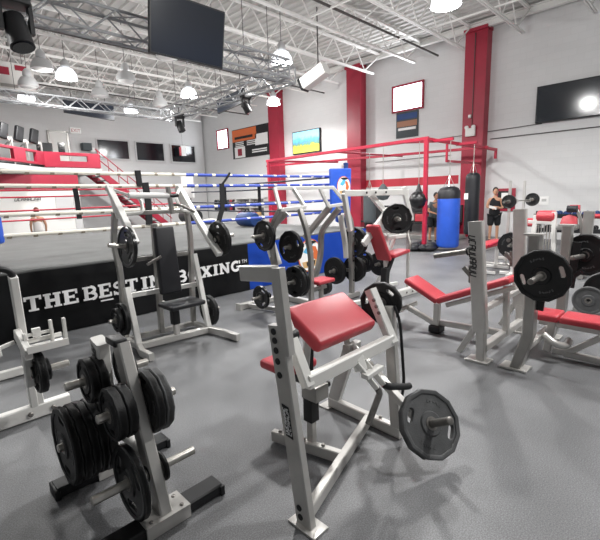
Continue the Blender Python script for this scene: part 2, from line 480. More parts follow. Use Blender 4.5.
# right wall: two bright high windows
def window_right(n, y0, y1, z0, z1):
    f = MB()
    for (cy, cz, sy, sz) in (((y0 + y1) / 2, z1 + .03, y1 - y0 + .14, .07), ((y0 + y1) / 2, z0 - .03, y1 - y0 + .14, .07), (y0 - .035, (z0 + z1) / 2, .07, z1 - z0), (y1 + .035, (z0 + z1) / 2, .07, z1 - z0)):
        f.box((15.37, cy, cz), (.1, sy, sz))
    o = f.solo('window_%d' % n, 'red_paint', kind='structure')
    MB().box((15.385, (y0 + y1) / 2, (z0 + z1) / 2), (.03, y1 - y0, z1 - z0)).build('pane', 'glow', o)
window_right(4, 8.45, 9.72, 4.94, 5.85)
window_right(5, 21.35, 22.4, 4.7, 5.75)

# upstairs gallery at the back left
ZM = 3.24
def red_rail():
    mb = MB()
    A = [(7.55, 20.85), (5.2, 20.85), (2.9, 18.55), (-2.0, 18.55)]
    def panel(p, q, holes, z0, z1, a0=.12, a1=.12):
        p = Vector((*p, 0)); q = Vector((*q, 0)); L = (q - p).length; d = (q - p) / L
        xs = [0.0]
        for a, b in holes: xs += [a, b]
        xs.append(L)
        def seg(a, b, za, zb): mb.bar(p + d * a + Vector((0, 0, (za + zb) / 2)), p + d * b + Vector((0, 0, (za + zb) / 2)), .14, zb - za)
        for i in range(0, len(xs), 2): seg(xs[i], xs[i + 1], z0, z1)
        for a, b in holes: seg(a, b, z1 - a1, z1); seg(a, b, z0, z0 + a0)
    panel(A[0], A[1], [(.55, 1.7)], ZM, ZM + .66, .28, .14)
    panel(A[1], A[2], [(.55, 1.25), (1.95, 2.75)], ZM + .08, ZM + .66, .1, .1)
    panel(A[2], A[3], [(.5, 1.6), (2.2, 3.4)], ZM + .08, ZM + .66, .1, .1)
    return mb
structure(red_rail(), 'trim_13', 'red_paint')
fl = MB(); fl.prism([(7.6, 20.8), (5.22, 20.8), (2.92, 18.5), (-2.2, 18.5), (-2.2, 23.98), (7.6, 23.98)], (0, 0, ZM - .22), (1, 0, 0), (0, 1, 0), .2)
structure(fl, 'trim_14', 'grey_wall')
lo = MB(); lo.box((2.2, 20.3, 2.585), (8.2, .14, .60)); structure(lo, 'trim_15', 'red_paint')
lo = MB(); lo.box((2.2, 20.32, 1.14), (8.2, .1, 2.28)); structure(lo, 'wall_left', 'white_paint')
for k, (x0, x1, z0, z1) in enumerate(((5.3, 5.95, 1.0, 1.95), (6.0, 6.28, 0, 2.0))):
    structure(MB().box(((x0 + x1) / 2, 20.26, (z0 + z1) / 2), (x1 - x0, .04, z1 - z0)), 'trim_%d' % (19 + k), 'grey_wall')
# stairs running down to the right from the gallery
st = MB()
for k in range(16): st.box((7.75 + .235 * k, 22.2, ZM - .1 - .2 * k), (.29, 1.5, .04))
structure(st, 'trim_16', 'grey_wall')
st = MB()
for y in (21.42, 22.98): st.bar((7.5, y, ZM + .02), (11.3, y, ZM - 3.2), .08, .30)
structure(st, 'trim_17', 'red_paint')
st = MB()
for dz in (.55, .95): st.tube([(7.6, 21.42, ZM + dz), (11.3, 21.42, ZM - 3.15 + dz)], .025, 6)
for k in range(9): st.tube([(7.7 + .44 * k, 21.42, ZM - .08 - .374 * k), (7.7 + .44 * k, 21.42, ZM + .9 - .374 * k)], .018, 6)
structure(st, 'trim_18', 'red_paint')
# gallery door
d = MB(); d.box((6.77, 23.95, 4.28), (.8, .06, 1.86)); do = d.solo('door_1', 'white_paint', kind='structure')
f = MB(); f.box((6.33, 23.94, 4.28), (.08, .1, 1.94)); f.box((7.21, 23.94, 4.28), (.08, .1, 1.94)); f.box((6.77, 23.94, 5.25), (.96, .1, .08)); f.build('frame', 'frame_grey', do)
MB().box((6.85, 23.91, 4.45), (.3, .02, .5)).build('pane', 'glass_dark', do)
# ================================================================== BOXING RING
RX0, RX1, RY0, RY1, RZ = .42, 8.1, 5.9, 13.65, .88
ring = thing('boxing_ring', 'raised boxing ring with black lettered apron and white and blue ropes', 'boxing ring', ((RX0 + RX1) / 2, (RY0 + RY1) / 2, 0))
MB().box(((RX0 + RX1) / 2, (RY0 + RY1) / 2, RZ / 2 - .02), (RX1 - RX0 - .04, RY1 - RY0 - .04, RZ - .06)).build('platform', 'black', ring)
cv = MB().pad([(RX0, RY0), (RX1, RY0), (RX1, RY1), (RX0, RY1)], (0, 0, RZ - .045), (1, 0, 0), (0, 1, 0), .05, .02)
cv.build('canvas', 'canvas', ring)
def apron(x0, x1, name, m, label=None):
    """hanging skirt with soft folds, near side"""
    mb = MB(); N = max(8, int((x1 - x0) / .06)); K = 8
    rows = []
    for j in range(K + 1):
        z = .012 + (RZ - .03 - .012) * j / K; row = []
        for i in range(N + 1):
            x = x0 + (x1 - x0) * i / N
            w = .010 * sin(x * 5.1 + 1.3 * sin(x * 1.7)) * (1 - j / K) + .004 * sin(x * 17 + z * 9)
            row.append(mb.bm.verts.new((x, RY0 - .03 + w, z)))
        rows.append(row)
    for a, b in zip(rows[:-1], rows[1:]):
        for i in range(N): mb.bm.faces.new((a[i], a[i + 1], b[i + 1], b[i]))
    r = bmesh.ops.solidify(mb.bm, geom=mb.bm.faces[:], thickness=.008)
    return mb.build(name, m, ring, label, ang=80)
ap = apron(RX0, 4.52, 'apron', 'banner_black', 'black apron panel with white slab lettering')
for word, x0, x1 in (('THE', 1.03, 1.64), ('BEST', 1.70, 2.45), ('IN', 2.50, 2.83), ('BOXING', 3.04, 4.32)):
    tx = MB(); slab_text(tx, word, (x0, RY0 - .066, .372 + (x0 - 1.03) * .009), (1, 0, .009), (0, 0, 1), .185, x1 - x0); tx.build('lettering', 'white_letter', ap)
MB().box((2.0, RY0 - .066, .335), (.17, .006, .018)).build('underline', 'white_letter', ap)
MB().add_mesh(text_mesh('TM', .085, .004), basis((4.40, RY0 - .064, .555), (1, 0, 0), (0, 0, 1))).build('lettering', 'white_letter', ap)
apb = apron(4.52, RX1, 'apron', 'banner_blue', 'blue apron panel with a round badge')
def badge(c, u, v, R, parent):
    """round printed badge: white disc, blue rim, orange and tan shapes, black band"""
    c = V(c); u = V(u).normalized(); v = V(v).normalized(); n = u.cross(v)
    def disc(r, k, m, name):
        MB().prism([(r * cos(2 * pi * i / 32), r * sin(2 * pi * i / 32)) for i in range(32)], c + n * k, u, v, .004).build(name, m, parent)
    disc(R, .002, 'orange', 'badge_rim'); disc(R * .93, .005, 'paper', 'badge')
    MB().prism([(x * R, y * R) for x, y in ((-.6, .25), (-.1, .7), (.3, .75), (.1, .3), (-.2, .1))], c + n * .009, u, v, .003).build('badge_shape', 'cyan', parent)
    MB().prism([(x * R, y * R) for x, y in ((.15, .55), (.5, .5), (.75, .0), (.55, -.35), (.25, -.2), (.3, .2))], c + n * .009, u, v, .003).build('badge_shape', 'orange', parent)
    MB().prism([(x * R, y * R) for x, y in ((-.7, -.35), (.7, -.3), (.6, -.68), (-.55, -.72))], c + n * .010, u, v, .003).build('badge_shape', 'tan', parent)
    MB().prism([(x * R, y * R) for x, y in ((-.35, -.38), (.42, -.34), (.36, -.6), (-.3, -.62))], c + n * .014, u, v, .003).build('badge_shape', 'black', parent)
    MB().prism([(x * R, y * R) for x, y in ((-.18, -.46), (.25, -.43), (.24, -.53), (-.17, -.55))], c + n * .018, u, v, .002).build('badge_shape', 'paper', parent)
    MB().prism([(R * (.05 + .5 * cos(2 * pi * i / 16)), R * (.78 + .10 * sin(2 * pi * i / 16))) for i in range(16)], c + n * .014, u, v, .003).build('badge_shape', 'black', parent)
badge((6.10, RY0 - .06, .45), (1, 0, 0), (0, 0, 1), .345, apb)
# other three sides of the skirt
sk = MB(); sk.box((RX1 + .01, (RY0 + RY1) / 2, RZ / 2), (.02, RY1 - RY0, RZ - .06)); sk.box((RX0 - .01, (RY0 + RY1) / 2, RZ / 2), (.02, RY1 - RY0, RZ - .06)); sk.box(((RX0 + RX1) / 2, RY1 + .01, RZ / 2), (RX1 - RX0, .02, RZ - .06))
sk.build('apron', 'banner_black', ring)
# corner posts with pads
PX0, PX1, PY0, PY1 = .74, 7.78, 6.2, 13.3
ZR = (2.09, 1.91, 1.55, 1.29)
corners = {'nl': (PX0, PY0, 'blue_vinyl'), 'nr': (PX1, PY0, 'blue_vinyl'), 'fr': (PX1, PY1, 'white_pad'), 'fl': (PX0, PY1, 'rope_red')}
for k, (x, y, m) in corners.items():
    p = MB().cyl((x, y, RZ - .03), (x, y, 2.36), .055).lathe([(.06, 0), (.06, .03), (0, .05)], (x, y, 2.36)).build('corner_post', 'blue_dark' if k == 'nr' else 'frame_grey', ring)
    sx = 1 if x < 4 else -1; sy = 1 if y < 9 else -1
    d = Vector((sx, sy, 0)).normalized(); c = Vector((x, y, 0)) + d * .2
    n = Vector((-d.y, d.x, 0))
    zz = (1.70, 2.52) if k == 'fr' else (1.2, 1.55) if k == 'nl' else (1.02, 2.2)
    pd = MB().pad([(-.15 - .06 * (k == 'fr'), zz[0]), (.15 + .06 * (k == 'fr'), zz[0]), (.15 + .06 * (k == 'fr'), zz[1]), (-.15 - .06 * (k == 'fr'), zz[1])], c - d * .06, n, (0, 0, 1), .12, .04)
    pd.build('corner_pad', m, p)
    for z in ZR:
        MB().cyl(Vector((x, y, z)), Vector((x, y, z)) + d * .16, .025).build('turnbuckle', 'frame_grey', p)
# printed blue wrap hung outside the near right post, with the round badge
wp = MB().pad([(-.34, 1.25), (.34, 1.25), (.38, 2.26), (-.36, 2.24)], (PX1 - .42, PY0 - .13, 0), (1, 0, 0), (0, 0, 1), .07, .03).build('post_wrap', 'blue_vinyl', ring, 'blue padded post wrap with a round badge')
badge((PX1 - .34, PY0 - .20, 1.84), (1, 0, 0), (0, 0, 1), .24, wp)
# ropes: near side white on the left part and blue on the right, dark right side, red far and left sides
def rope(p, q, sag, r=.022):
    p = V(p); q = V(q); N = 16
    return [p + (q - p) * i / N - Vector((0, 0, sag * 4 * (i / N) * (1 - i / N))) for i in range(N + 1)]
XM = 3.62
for i, z in enumerate(ZR):
    y = PY0 + .08
    o = MB().tube(rope((PX0 + .1, y, z + .005), (XM, y, z - .012), .006), .027, 8).build('rope', 'rope_white', ring, 'white covered rope')
    for k in range(9):
        MB().tube([(PX0 + .3 + .29 * k, y, z - .012), (PX0 + .35 + .29 * k, y, z - .012)], .0272, 8).build('rope_tie', 'rope_seam', o)
    o = MB().tube(rope((XM, y, z - .012), (PX1 - .1, y, z), .01), .026, 8).build('rope', 'rope_blue', ring, 'blue covered rope')
    for k in range(11):
        MB().tube([(XM + .15 + .36 * k, y, z - .014), (XM + .22 + .36 * k, y, z - .014)], .0268, 8).build('rope_tie', 'rope_white', o)
    MB().tube(rope((PX1 - .08, PY0 + .1, z), (PX1 - .08, PY1 - .1, z), .03), .022, 8).build('rope', 'rope_dark', ring)
    MB().tube(rope((PX0 + .1, PY1 - .08, z - .04), (PX1 - .1, PY1 - .08, z), .02), .022, 8).build('rope', 'rope_red', ring)
    MB().tube(rope((PX0 + .08, PY0 + .1, z), (PX0 + .08, PY1 - .1, z), .02), .022, 8).build('rope', 'rope_red', ring)
def spacer(pts, w=.1): MB().sweep(pts, rect(w, .03), up=(0, 1, 0)).build('rope_spacer', 'cloth_black', ring)
yn = PY0 + .08
spacer([(2.80, yn - .03, 2.13), (2.81, yn - .03, 1.90)], .085); spacer([(2.90, yn - .03, 1.95), (2.92, yn - .03, 1.62), (2.90, yn - .03, 1.30)], .10)
spacer([(4.50, yn - .03, 2.12), (4.42, yn - .03, 2.02), (4.32, yn - .03, 1.92)], .035); spacer([(4.31, yn - .03, 1.93), (4.29, yn - .03, 1.5), (4.19, yn - .03, 1.26)], .09)
spacer([(4.0, PY1 - .1, 2.08), (4.02, PY1 - .1, 1.72), (4.02, PY1 - .1, 1.2)], .14)
spacer([(PX1 - .1, 9.3, 2.06), (PX1 - .1, 9.3, 1.28)], .1); spacer([(PX1 - .1, 11.0, 2.06), (PX1 - .1, 11.0, 1.28)], .1)

# ================================================================== OVERHEAD THINGS
def box_truss(name, label, p, q, s, group):
    p = V(p); q = V(q); d = (q - p).normalized(); n = Vector((-d.y, d.x, 0)); L = (q - p).length
    t = thing(name, label, 'truss', (p + q) / 2, group)
    for a in (-1, 1):
        for b in (-1, 1):
            o = n * a * s / 2 + Vector((0, 0, b * s / 2))
            MB().tube([p + o, q + o], .028, 8).build('chord', 'alu', t)
    web = MB(); k = int(L / (s * 1.1)); st = L / k
    for i in range(k):
        a = p + d * st * i; b = p + d * st * (i + 1)
        for side in (-1, 1):
            e = n * side * s / 2
            lo = Vector((0, 0, -s / 2)); hi = Vector((0, 0, s / 2))
            if i % 2: lo, hi = hi, lo
            web.tube([a + e + lo, b + e + hi], .014, 6)
            f = Vector((0, 0, side * s / 2)); g = n * s / 2 * (1 if i % 2 else -1)
            web.tube([a + f + g, b + f - g], .014, 6)
    for e in (p, q):
        cs = [e + n * a * s / 2 + Vector((0, 0, b * s / 2)) for a, b in ((-1, -1), (1, -1), (1, 1), (-1, 1))]
        for i in range(4): web.tube([cs[i], cs[(i + 1) % 4]], .02, 6)
    web.build('lacing', 'alu', t)
    for f in (.12, .5, .88):
        c = p + d * L * f
        MB().tube([c + Vector((0, 0, s / 2)), Vector((c.x, c.y, ZD))], .008, 6).build('hanger', 'joist_dark', t)
    return t
ZT = 4.68
box_truss('lighting_truss', 'aluminium lighting truss over the near side of the ring, behind the hanging television', (-2.6, 7.75, ZT), (7.35, 7.75, ZT), .4, 'lighting trusses over the ring')
box_truss('lighting_truss', 'aluminium lighting truss running away above the right side of the ring', (7.6, 7.8, ZT - .02), (7.6, 14.2, ZT - .02), .38, 'lighting trusses over the ring')
box_truss('lighting_truss', 'aluminium lighting truss above the far side of the ring, before the dark windows', (-1.6, 15.7, ZT + .28), (8.4, 15.7, ZT + .28), .32, 'lighting trusses over the ring')

def high_bay(name, label, x, y, z, lit, kind='bell'):
    t = thing(name, label, 'ceiling lamp', (x, y, z), 'high bay lamps')
    MB().tube([(x, y, z + .54), (x, y, ZD + .02)], .009, 6).build('hanger', 'joist_dark', t)
    MB().lathe([(0, .56), (.05, .55), (.12, .46), (.13, .34), (.10, .30), (0, .30)], (x, y, z)).build('ballast_box', 'shade', t)
    MB().lathe([(.09, .31), (.20, .27), (.28, .14), (.30, 0), (.285, 0), (.265, .13), (.19, .25), (.08, .30)], (x, y, z), n=28).build('lamp_shade', 'clear_shade' if lit else 'shade', t)
    MB().lathe([(0, .05), (.22, .05), (.27, .02), (.2, -.02), (0, -.04)], (x, y, z), n=28).build('lamp_lens', 'lamp' if lit else 'paper', t)
LAMPS = []
named = {(4.46, 14.2): 'lit high bay lamp glaring left of the far screens', (8.47, 14.0): 'lit high bay lamp glaring above the far corner of the ring',
         (8.47, 9.0): 'lit high bay lamp with star glare at the end of the near truss', (8.6, 4.25): 'lit high bay lamp at the top edge, above the heavy bag frame'}
for (x, y), lb in named.items():
    high_bay('high_bay_lamp', lb, x, y, 5.35, True); LAMPS.append((x, y, 5.25))
for x, y, z, lb in ((3.79, 14.04, 5.45, 'pendant lamp with pale bowl just left of the left lit lamp'), (3.83, 15.87, 5.35, 'pendant lamp hanging before the red and white box'), (6.0, 13.58, 5.4, 'pendant lamp between the two glaring lamps, on a long rod'),
                 (6.16, 16.24, 5.45, 'small pendant lamp in front of the left dark screen'), (8.35, 16.0, 5.35, 'small pendant lamp below the right glaring lamp'), (6.25, 11.35, 5.6, 'pendant lamp close under the hanging television')):
    high_bay('high_bay_lamp', lb, x, y, z, False)
# lamps of the same grid further right, behind and beside the viewer
for x, y in ((12.6, 14.0), (4.46, 19.0), (8.47, 19.0), (4.46, 4.25), (.4, 9.0), (4.46, -.6), (8.6, -.6)):
    zl = 5.6 if y > 13 else 5.35
    LAMPS.append((x, y, zl - .10))
    high_bay('high_bay_lamp', {(8.47, 19.0): 'lit high bay lamp far back, before the dark windows', (4.46, 19.0): 'lit high bay lamp far back over the gallery', (12.6, 14.0): 'lit high bay lamp near the right wall, behind the white speaker',
             (4.46, 4.25): 'lit high bay lamp straight above the grey row machine', (.4, 9.0): 'lit high bay lamp over the left end of the ring', (4.46, -.6): 'lit high bay lamp above the foot end of the flat bench', (8.6, -.6): 'lit high bay lamp near the wide black wall television'}[(x, y)], x, y, zl, True)

# big television hung before the near truss
tv = thing('hanging_television', 'large black television hung over the ring, tilted down', 'television', (4.28, 6.95, 4.58))
u = Vector((1, 0, 0)); w = Vector((0, -.2, 1)).normalized()
MB().pad([(-.74, -.45), (.74, -.45), (.74, .52), (-.74, .52)], (4.28, 6.97, 4.58), u, w, .06, .012).build('bezel', 'black', tv)
MB().prism([(-.71, -.42), (.71, -.42), (.71, .49), (-.71, .49)], Vector((4.28, 6.97, 4.58)) + u.cross(w) * .058, u, w, .006).build('screen', 'screen_matte', tv)
for dx in (-.4, .4):
    MB().bar((4.28 + dx, 7.03, 4.6), (4.28 + dx, 7.5, 4.9), .04).build('bracket', 'joist_dark', tv)
# black screens at the back
def flat_screen(name, label, c, u, v, w, h, cat, m='screen_matte'):
    c = V(c); u = V(u).normalized(); v = V(v).normalized(); n = u.cross(v)
    t = thing(name, label, cat, c)
    MB().pad([(-w / 2, -h / 2), (w / 2, -h / 2), (w / 2, h / 2), (-w / 2, h / 2)], c, u, v, .07, .01).build('bezel', 'black', t)
    MB().prism([(-w / 2 + .03, -h / 2 + .03), (w / 2 - .03, -h / 2 + .03), (w / 2 - .03, h / 2 - .03), (-w / 2 + .03, h / 2 - .03)], c + n * .068, u, v, .006).build('screen', m, t)
    return t
t = flat_screen('hanging_screen', 'dark screen hung from the roof above the left dark window', (7.05, 20.0, 5.72), (1, 0, -.06), (0, -.1, 1), 2.1, .66, 'screen')
for dx in (-.7, .7): MB().tube([(7.05 + dx, 20.0, 6.0), (7.05 + dx, 20.0, ZD)], .015, 6).build('hanger', 'joist_dark', t)
t = flat_screen('hanging_screen', 'dark screen hung along the right truss near the orange poster', (9.9, 13.4, 5.27), (0, -1, .08), (-.1, 0, 1), 1.75, .5, 'screen')
for dy in (-.6, .6): MB().tube([(9.9, 13.4 + dy, 5.5), (9.9, 13.4 + dy, ZD)], .015, 6).build('hanger', 'joist_dark', t)
# white loudspeaker beside the truss end
sp = thing('loudspeaker', 'white loudspeaker with black grille hung near the second red pilaster', 'speaker', (10.0, 9.2, 5.3))
a = Vector((10.0, 9.62, 5.14)); b = Vector((10.15, 8.82, 5.48)); d = (b - a).normalized(); nn, uu = frame_for(d)
MB().bar(a, b, .42, .36).build('cabinet', 'white_paint', sp)
MB().bar(a - d * .07, a + d * .01, .44, .38).build('grille', 'black', sp)
MB().tube([(10.1, 9.1, 5.5), (10.1, 9.1, ZD)], .02, 8).build('hanger', 'joist_dark', sp)
# stage lights (moving heads) hung from trusses
def stage_light(label, x, y, z, s=1.0, lean=.3):
    t = thing('stage_light', label, 'stage light', (x, y, z), 'black stage lights')
    MB().box((x, y, z), (.3 * s, .26 * s, .16 * s), bev=.02).build('base', 'black', t)
    for k in (-1, 1): MB().bar((x + k * .15 * s, y, z - .04), (x + k * .15 * s, y, z - .36 * s), .05 * s, .09 * s).build('yoke', 'black', t)
    a = Vector((x, y, z - .34 * s)); dd = Vector((lean, -.35, -1)).normalized()
    MB().cyl(a - dd * .16 * s, a + dd * .2 * s, .115 * s, .13 * s).build('head', 'black', t)
    MB().cyl(a + dd * .2 * s, a + dd * .215 * s, .105 * s).build('lens', 'glass_dark', t)
    MB().tube([(x, y, z + .08 * s), (x, y, z + .3 * s)], .02, 6).build('clamp', 'joist_dark', t)
stage_light('black stage light hanging under the truss in the top left corner', 1.72, 7.32, 4.55, 1.25, .1)
MB().tube([(1.72, 7.32, 4.85), (1.72, 7.56, 4.86)], .02, 6).build('clamp', 'joist_dark', bpy.data.objects['stage_light'])
stage_light('black stage light hanging at the far right corner of the trusses', 7.55, 13.2, 4.46, .95, .2)
stage_light('black stage light under the near truss end, beside the white speaker', 7.6, 9.6, 4.46, .85, .4)
# red and white box at the upper left
bx = thing('lightbox_sign', 'white box with red panels hung at the far upper left', 'sign', (3.75, 17.5, 5.9))
MB().box((3.75, 17.5, 5.95), (1.3, .25, .95), bev=.02).build('cabinet', 'white_paint', bx)
MB().box((3.5, 17.36, 6.12), (.34, .02, .24)).build('panel', 'red_paint', bx); MB().box((4.02, 17.36, 6.27), (.34, .02, .16)).build('panel', 'red_paint', bx); MB().box((3.62, 17.36, 5.66), (.5, .02, .1)).build('slot', 'frame_grey', bx)
MB().tube([(3.75, 17.5, 6.4), (3.75, 17.5, ZD)], .02, 6).build('hanger', 'joist_dark', bx)
# ================================================================== WEIGHT PLATES
_pc = {}
def plate_meshes(kind, D, T, mm):
    key = (kind, round(D, 3), round(T, 3), mm)
    if key in _pc: return _pc[key]
    R = D / 2
    n = 12 if kind == 'poly' else 36
    out = [(R * cos(2 * pi * i / n), R * sin(2 * pi * i / n)) for i in range(n)]
    hole = [(.0265 * cos(2 * pi * i / 20), .0265 * sin(2 * pi * i / 20)) for i in range(20)]
    sp = [out, hole]
    def slot(a, r, L, w):
        pts = []; ca, sa = cos(a), sin(a)
        for k in range(7):
            t = pi * k / 6; pts.append((r + w / 2 * cos(t), L / 2 + w / 2 * sin(t)))
        for k in range(7):
            t = pi + pi * k / 6; pts.append((r + w / 2 * cos(t), -L / 2 + w / 2 * sin(t)))
        return [(x * ca - y * sa, x * sa + y * ca) for x, y in pts]
    if kind == 'poly' and D > .2:
        for a in ((0, pi) if D > .3 else (0, 2 * pi / 3, 4 * pi / 3)): sp.append(slot(a, R * .68, R * .26, R * .17))
    if kind == 'grip':
        for a in (pi / 2, pi / 2 + 2 * pi / 3, pi / 2 + 4 * pi / 3): sp.append(slot(a, R * .62, R * .42, R * .2))
    body = MB(); body.add_mesh(curve_mesh(sp, T * .62, .003))
    rin = R * (.86 if kind != 'round' else .82)
    body.lathe([(rin, -T / 2 + .004), (rin + .006, -T / 2), (R - .006, -T / 2), (R, -T / 2 + .006), (R, T / 2 - .006), (R - .006, T / 2), (rin + .006, T / 2), (rin, T / 2 - .004), (rin, -T / 2 + .004)], n=n)
    body.lathe([(.03, -T / 2), (.07, -T / 2), (.078, -T * .3), (.078, T * .3), (.07, T / 2), (.03, T / 2), (.03, -T / 2)], n=24)
    bme = body.mesh('plate_body', mm)
    hub = MB().lathe([(.0255, -T / 2 - .002), (.042, -T / 2 - .002), (.042, T / 2 + .002), (.0255, T / 2 + .002), (.0255, -T / 2 - .002)], n=20)
    hme = hub.mesh('hub', 'dull_steel')
    tme = None
    if kind == 'poly' and D > .3:
        t = MB()
        for sgn in (1, -1):
            for a in (pi / 2, -pi / 2):
                for j, off in enumerate((-.34, -.17, 0, .17, .34)):
                    aa = a + off
                    c = Vector((R * .64 * cos(aa), R * .64 * sin(aa), sgn * (T * .31 + .001)))
                    t.box(c, (R * .055, R * .10, .003), rot=aa + pi / 2 + j * .7)
        tme = t.mesh('lettering', 'rubber2')
    _pc[key] = (bme, hme, tme)
    return _pc[key]

def plate(c, axis, D, T, kind, label, group, mm='rubber', spin=0.0):
    b, h, t = plate_meshes(kind, D, T, mm)
    r = thing('weight_plate', label, 'weight plate', c, group)
    q = Vector((0, 0, 1)).rotation_difference(V(axis).normalized())
    r.rotation_mode = 'XYZ'
    r.rotation_euler = (q @ Quaternion((0, 0, 1), spin)).to_euler()
    for nm, me in (('plate_body', b), ('hub', h), ('lettering', t)):
        if me is None: continue
        o = bpy.data.objects.new(nm, me); COL.objects.link(o); o.parent = r
    return r

def bolts(pts, axis, r=.014, t=.012, m='dull_steel', parent=None, name='bolt'):
    a = V(axis).normalized()
    for p in pts:
        MB().lathe([(0, t), (r * .6, t), (r, t * .5), (r, 0), (0, 0)], p, a, n=10).build(name, m, parent)

def peg(a, b, parent, r=.0235, m='steel', name='weight_peg'):
    a = V(a); b = V(b); d = (b - a).normalized()
    mb = MB().cyl(a, b, r, n=16); mb.lathe([(r, 0), (r * 1.0, .004), (r * .75, .008), (0, .008)], b, d, n=16)
    o = mb.build(name, m, parent)
    MB().lathe([(.024, 0), (.042, 0), (.042, .014), (.024, .014)], a, d, n=18).build('collar', 'black', o)
    return o
X_ = Vector((1, 0, 0)); Y_ = Vector((0, 1, 0)); Z_ = Vector((0, 0, 1))

# ================================================================== PREACHER CURL MACHINE (centre)
pm = thing('preacher_curl_machine', 'silver plate loaded preacher curl machine with wide red arm pad', 'exercise machine', (1.8, 1.6, 0))
f = MB()
f.bar((1.300, 1.32, .008), (1.278, 1.455, 1.06), .046, .105, up=Y_)
fr = f.build('post', 'frame', pm)
f = MB(); f.bar((1.283, 1.394, .92), (1.277, 1.437, 1.345), .05, .064, up=Y_)
f.bar((1.277, 1.45, 1.315), (1.277, 1.71, 1.29), .046, .08)
f.build('rest_bar', 'frame', pm)
for k in (.045, .095, .80, .87, .925, .975, 1.02):
    t = k / 1.06
    c = Vector((1.300 - .022 * t - .023, 1.32 + .135 * t + .012, .008 + k))
    MB().lathe([(0, .004), (.017, .004), (.017, 0), (.010, 0.0), (.010, .0035), (0, .0035)], c, (-1, 0, 0), n=16).build('hole_plug', 'black', fr)
lbp = MB(); c = Vector((1.2655, 1.396, .57))
lbp.prism([(-.025, -.085), (.025, -.085), (.025, .085), (-.025, .085)], c, Vector((0, -1, -.13)).normalized(), Vector((-.024, .13, 1)).normalized(), .003)
lo_ = lbp.build('name_plate', 'black', fr)
s_ = MB(); scribble(s_, c + Vector((-.0035, .010, 0)), Vector((-.024, .13, 1)), Vector((0, 1, -.13)), .145, .016, 8, 3); scribble(s_, c + Vector((-.0035, -.013, 0)), Vector((-.024, .13, 1)), Vector((0, 1, -.13)), .145, .016, 6, 5); s_.build('lettering', 'white_letter', lo_)
MB().box((1.305, 1.315, .006), (.11, .19, .012), bev=.003).build('foot_plate', 'frame', pm)
f = MB()
f.bar((1.33, 1.335, .05), (2.27, 1.63, .05), .05, .075)
f.bar((1.675, 2.0, .051), (1.80, 1.50, .051), .05, .075)
f.bar((2.305, 2.02, .049), (2.285, 1.36, .049), .055, .078)
f.build('base_frame', 'frame', pm)
bolts([(1.69, 1.94, .093), (1.735, 1.76, .093), (1.77, 1.62, .093), (2.3, 1.62, .093), (2.298, 1.54, .093)], Z_, parent=pm)
MB().box((2.31, 2.04, .006), (.14, .1, .012)).build('foot_plate', 'frame', pm)
f = MB()
f.bar((2.31, 1.98, .08), (2.22, 1.74, .60), .055, .10, up=Y_)
f.bar((2.285, 1.40, .08), (2.29, 1.47, .93), .05, .075, up=Y_)
f.build('rear_upright', 'frame', pm)
MB().tube(smooth_pts([(2.29, 1.43, .94), (2.30, 1.39, .84), (2.27, 1.335, .42), (2.27, 1.36, .28)], r=.08), .010).build('cable', 'black', pm)
# seat and its post
s_ = MB(); s_.bar((1.77, 1.72, .06), (1.77, 1.72, .50), .05, .05); s_.build('seat_post', 'frame', pm)
MB().box((1.77, 1.72, .36), (.075, .075, .26), bev=.006).build('post_sleeve', 'black', pm)
k = MB(); k.box((1.79, 1.70, .44), (.12, .13, .10), bev=.005); k.build('adjuster_bracket', 'frame_grey', pm)
MB().cyl((1.85, 1.70, .44), (1.92, 1.70, .44), .022).build('adjuster_knob', 'black', pm)
f = MB(); f.bar((1.77, 1.72, .50), (1.82, 1.98, .455), .05, .05); f.bar((1.76, 1.73, .36), (1.80, 1.74, .86), .035, .05, up=X_); f.build('pad_support', 'black', pm)
MB().pad([(-.15, -.15), (.15, -.15), (.15, .15), (-.15, .15)], (1.86, 2.02, .48), X_, Y_, .07, .028).build('seat', 'vinyl_red', pm)
# arm pad sloping down towards the viewer
u = X_; v = Vector((0, .27, .16)).normalized()
MB().pad([(-.275, -.165), (.275, -.165), (.275, .165), (-.275, .165)], Vector((1.845, 1.625, .885)), u, v, .085, .03).build('arm_pad', 'vinyl_red', pm)
for p_, q_ in (((1.68, 1.64, .88), (1.74, 1.73, .6)), ((2.05, 1.64, .88), (2.2, 1.76, .58))): MB().bar(p_, q_, .042, .042).build('pad_bracket', 'frame', pm)
# U-shaped lever frame, its handles and weight arm
f = MB()
f.bar((1.40, 1.545, 1.05), (1.40, 1.375, .715), .05, .062, up=X_)
f.bar((2.21, 1.565, 1.05), (2.21, 1.39, .715), .055, .075, up=X_)
f.bar((1.40, 1.385, .735), (2.21, 1.40, .735), .05, .075, up=Z_)
lev = f.build('lever_frame', 'white_paint', pm)
bolts([(2.18, 1.515, .99), (2.18, 1.495, .95), (2.18, 1.475, .91)], (-1, 0, 0), parent=pm)
MB().cyl((1.31, 1.50, .96), (1.44, 1.50, .96), .032).build('pivot', 'black', pm)
f = MB()
for dx in (0, .07):
    f.bar((1.80 + dx, 1.37, .71), (1.86 + dx, 1.27, .565), .022, .03)
f.bar((1.80, 1.315, .645), (1.96, 1.315, .655), .05, .028)
f.bar((1.84, 1.40, .74), (1.83, 1.36, .66), .06, .06)
f.build('handle_bracket', 'white_paint', pm)
MB().tube(smooth_pts([(1.86, 1.27, .565), (1.885, 1.265, .535), (1.80, 1.29, .36)], r=.03), .019).build('handle_grip', 'dull_steel', pm, 'bare grey handle')
MB().tube(smooth_pts([(1.93, 1.27, .565), (1.96, 1.255, .545), (2.17, 1.25, .47), (2.19, 1.25, .47)], r=.03), .021).build('handle_grip', 'black', pm, 'black rubber handle')
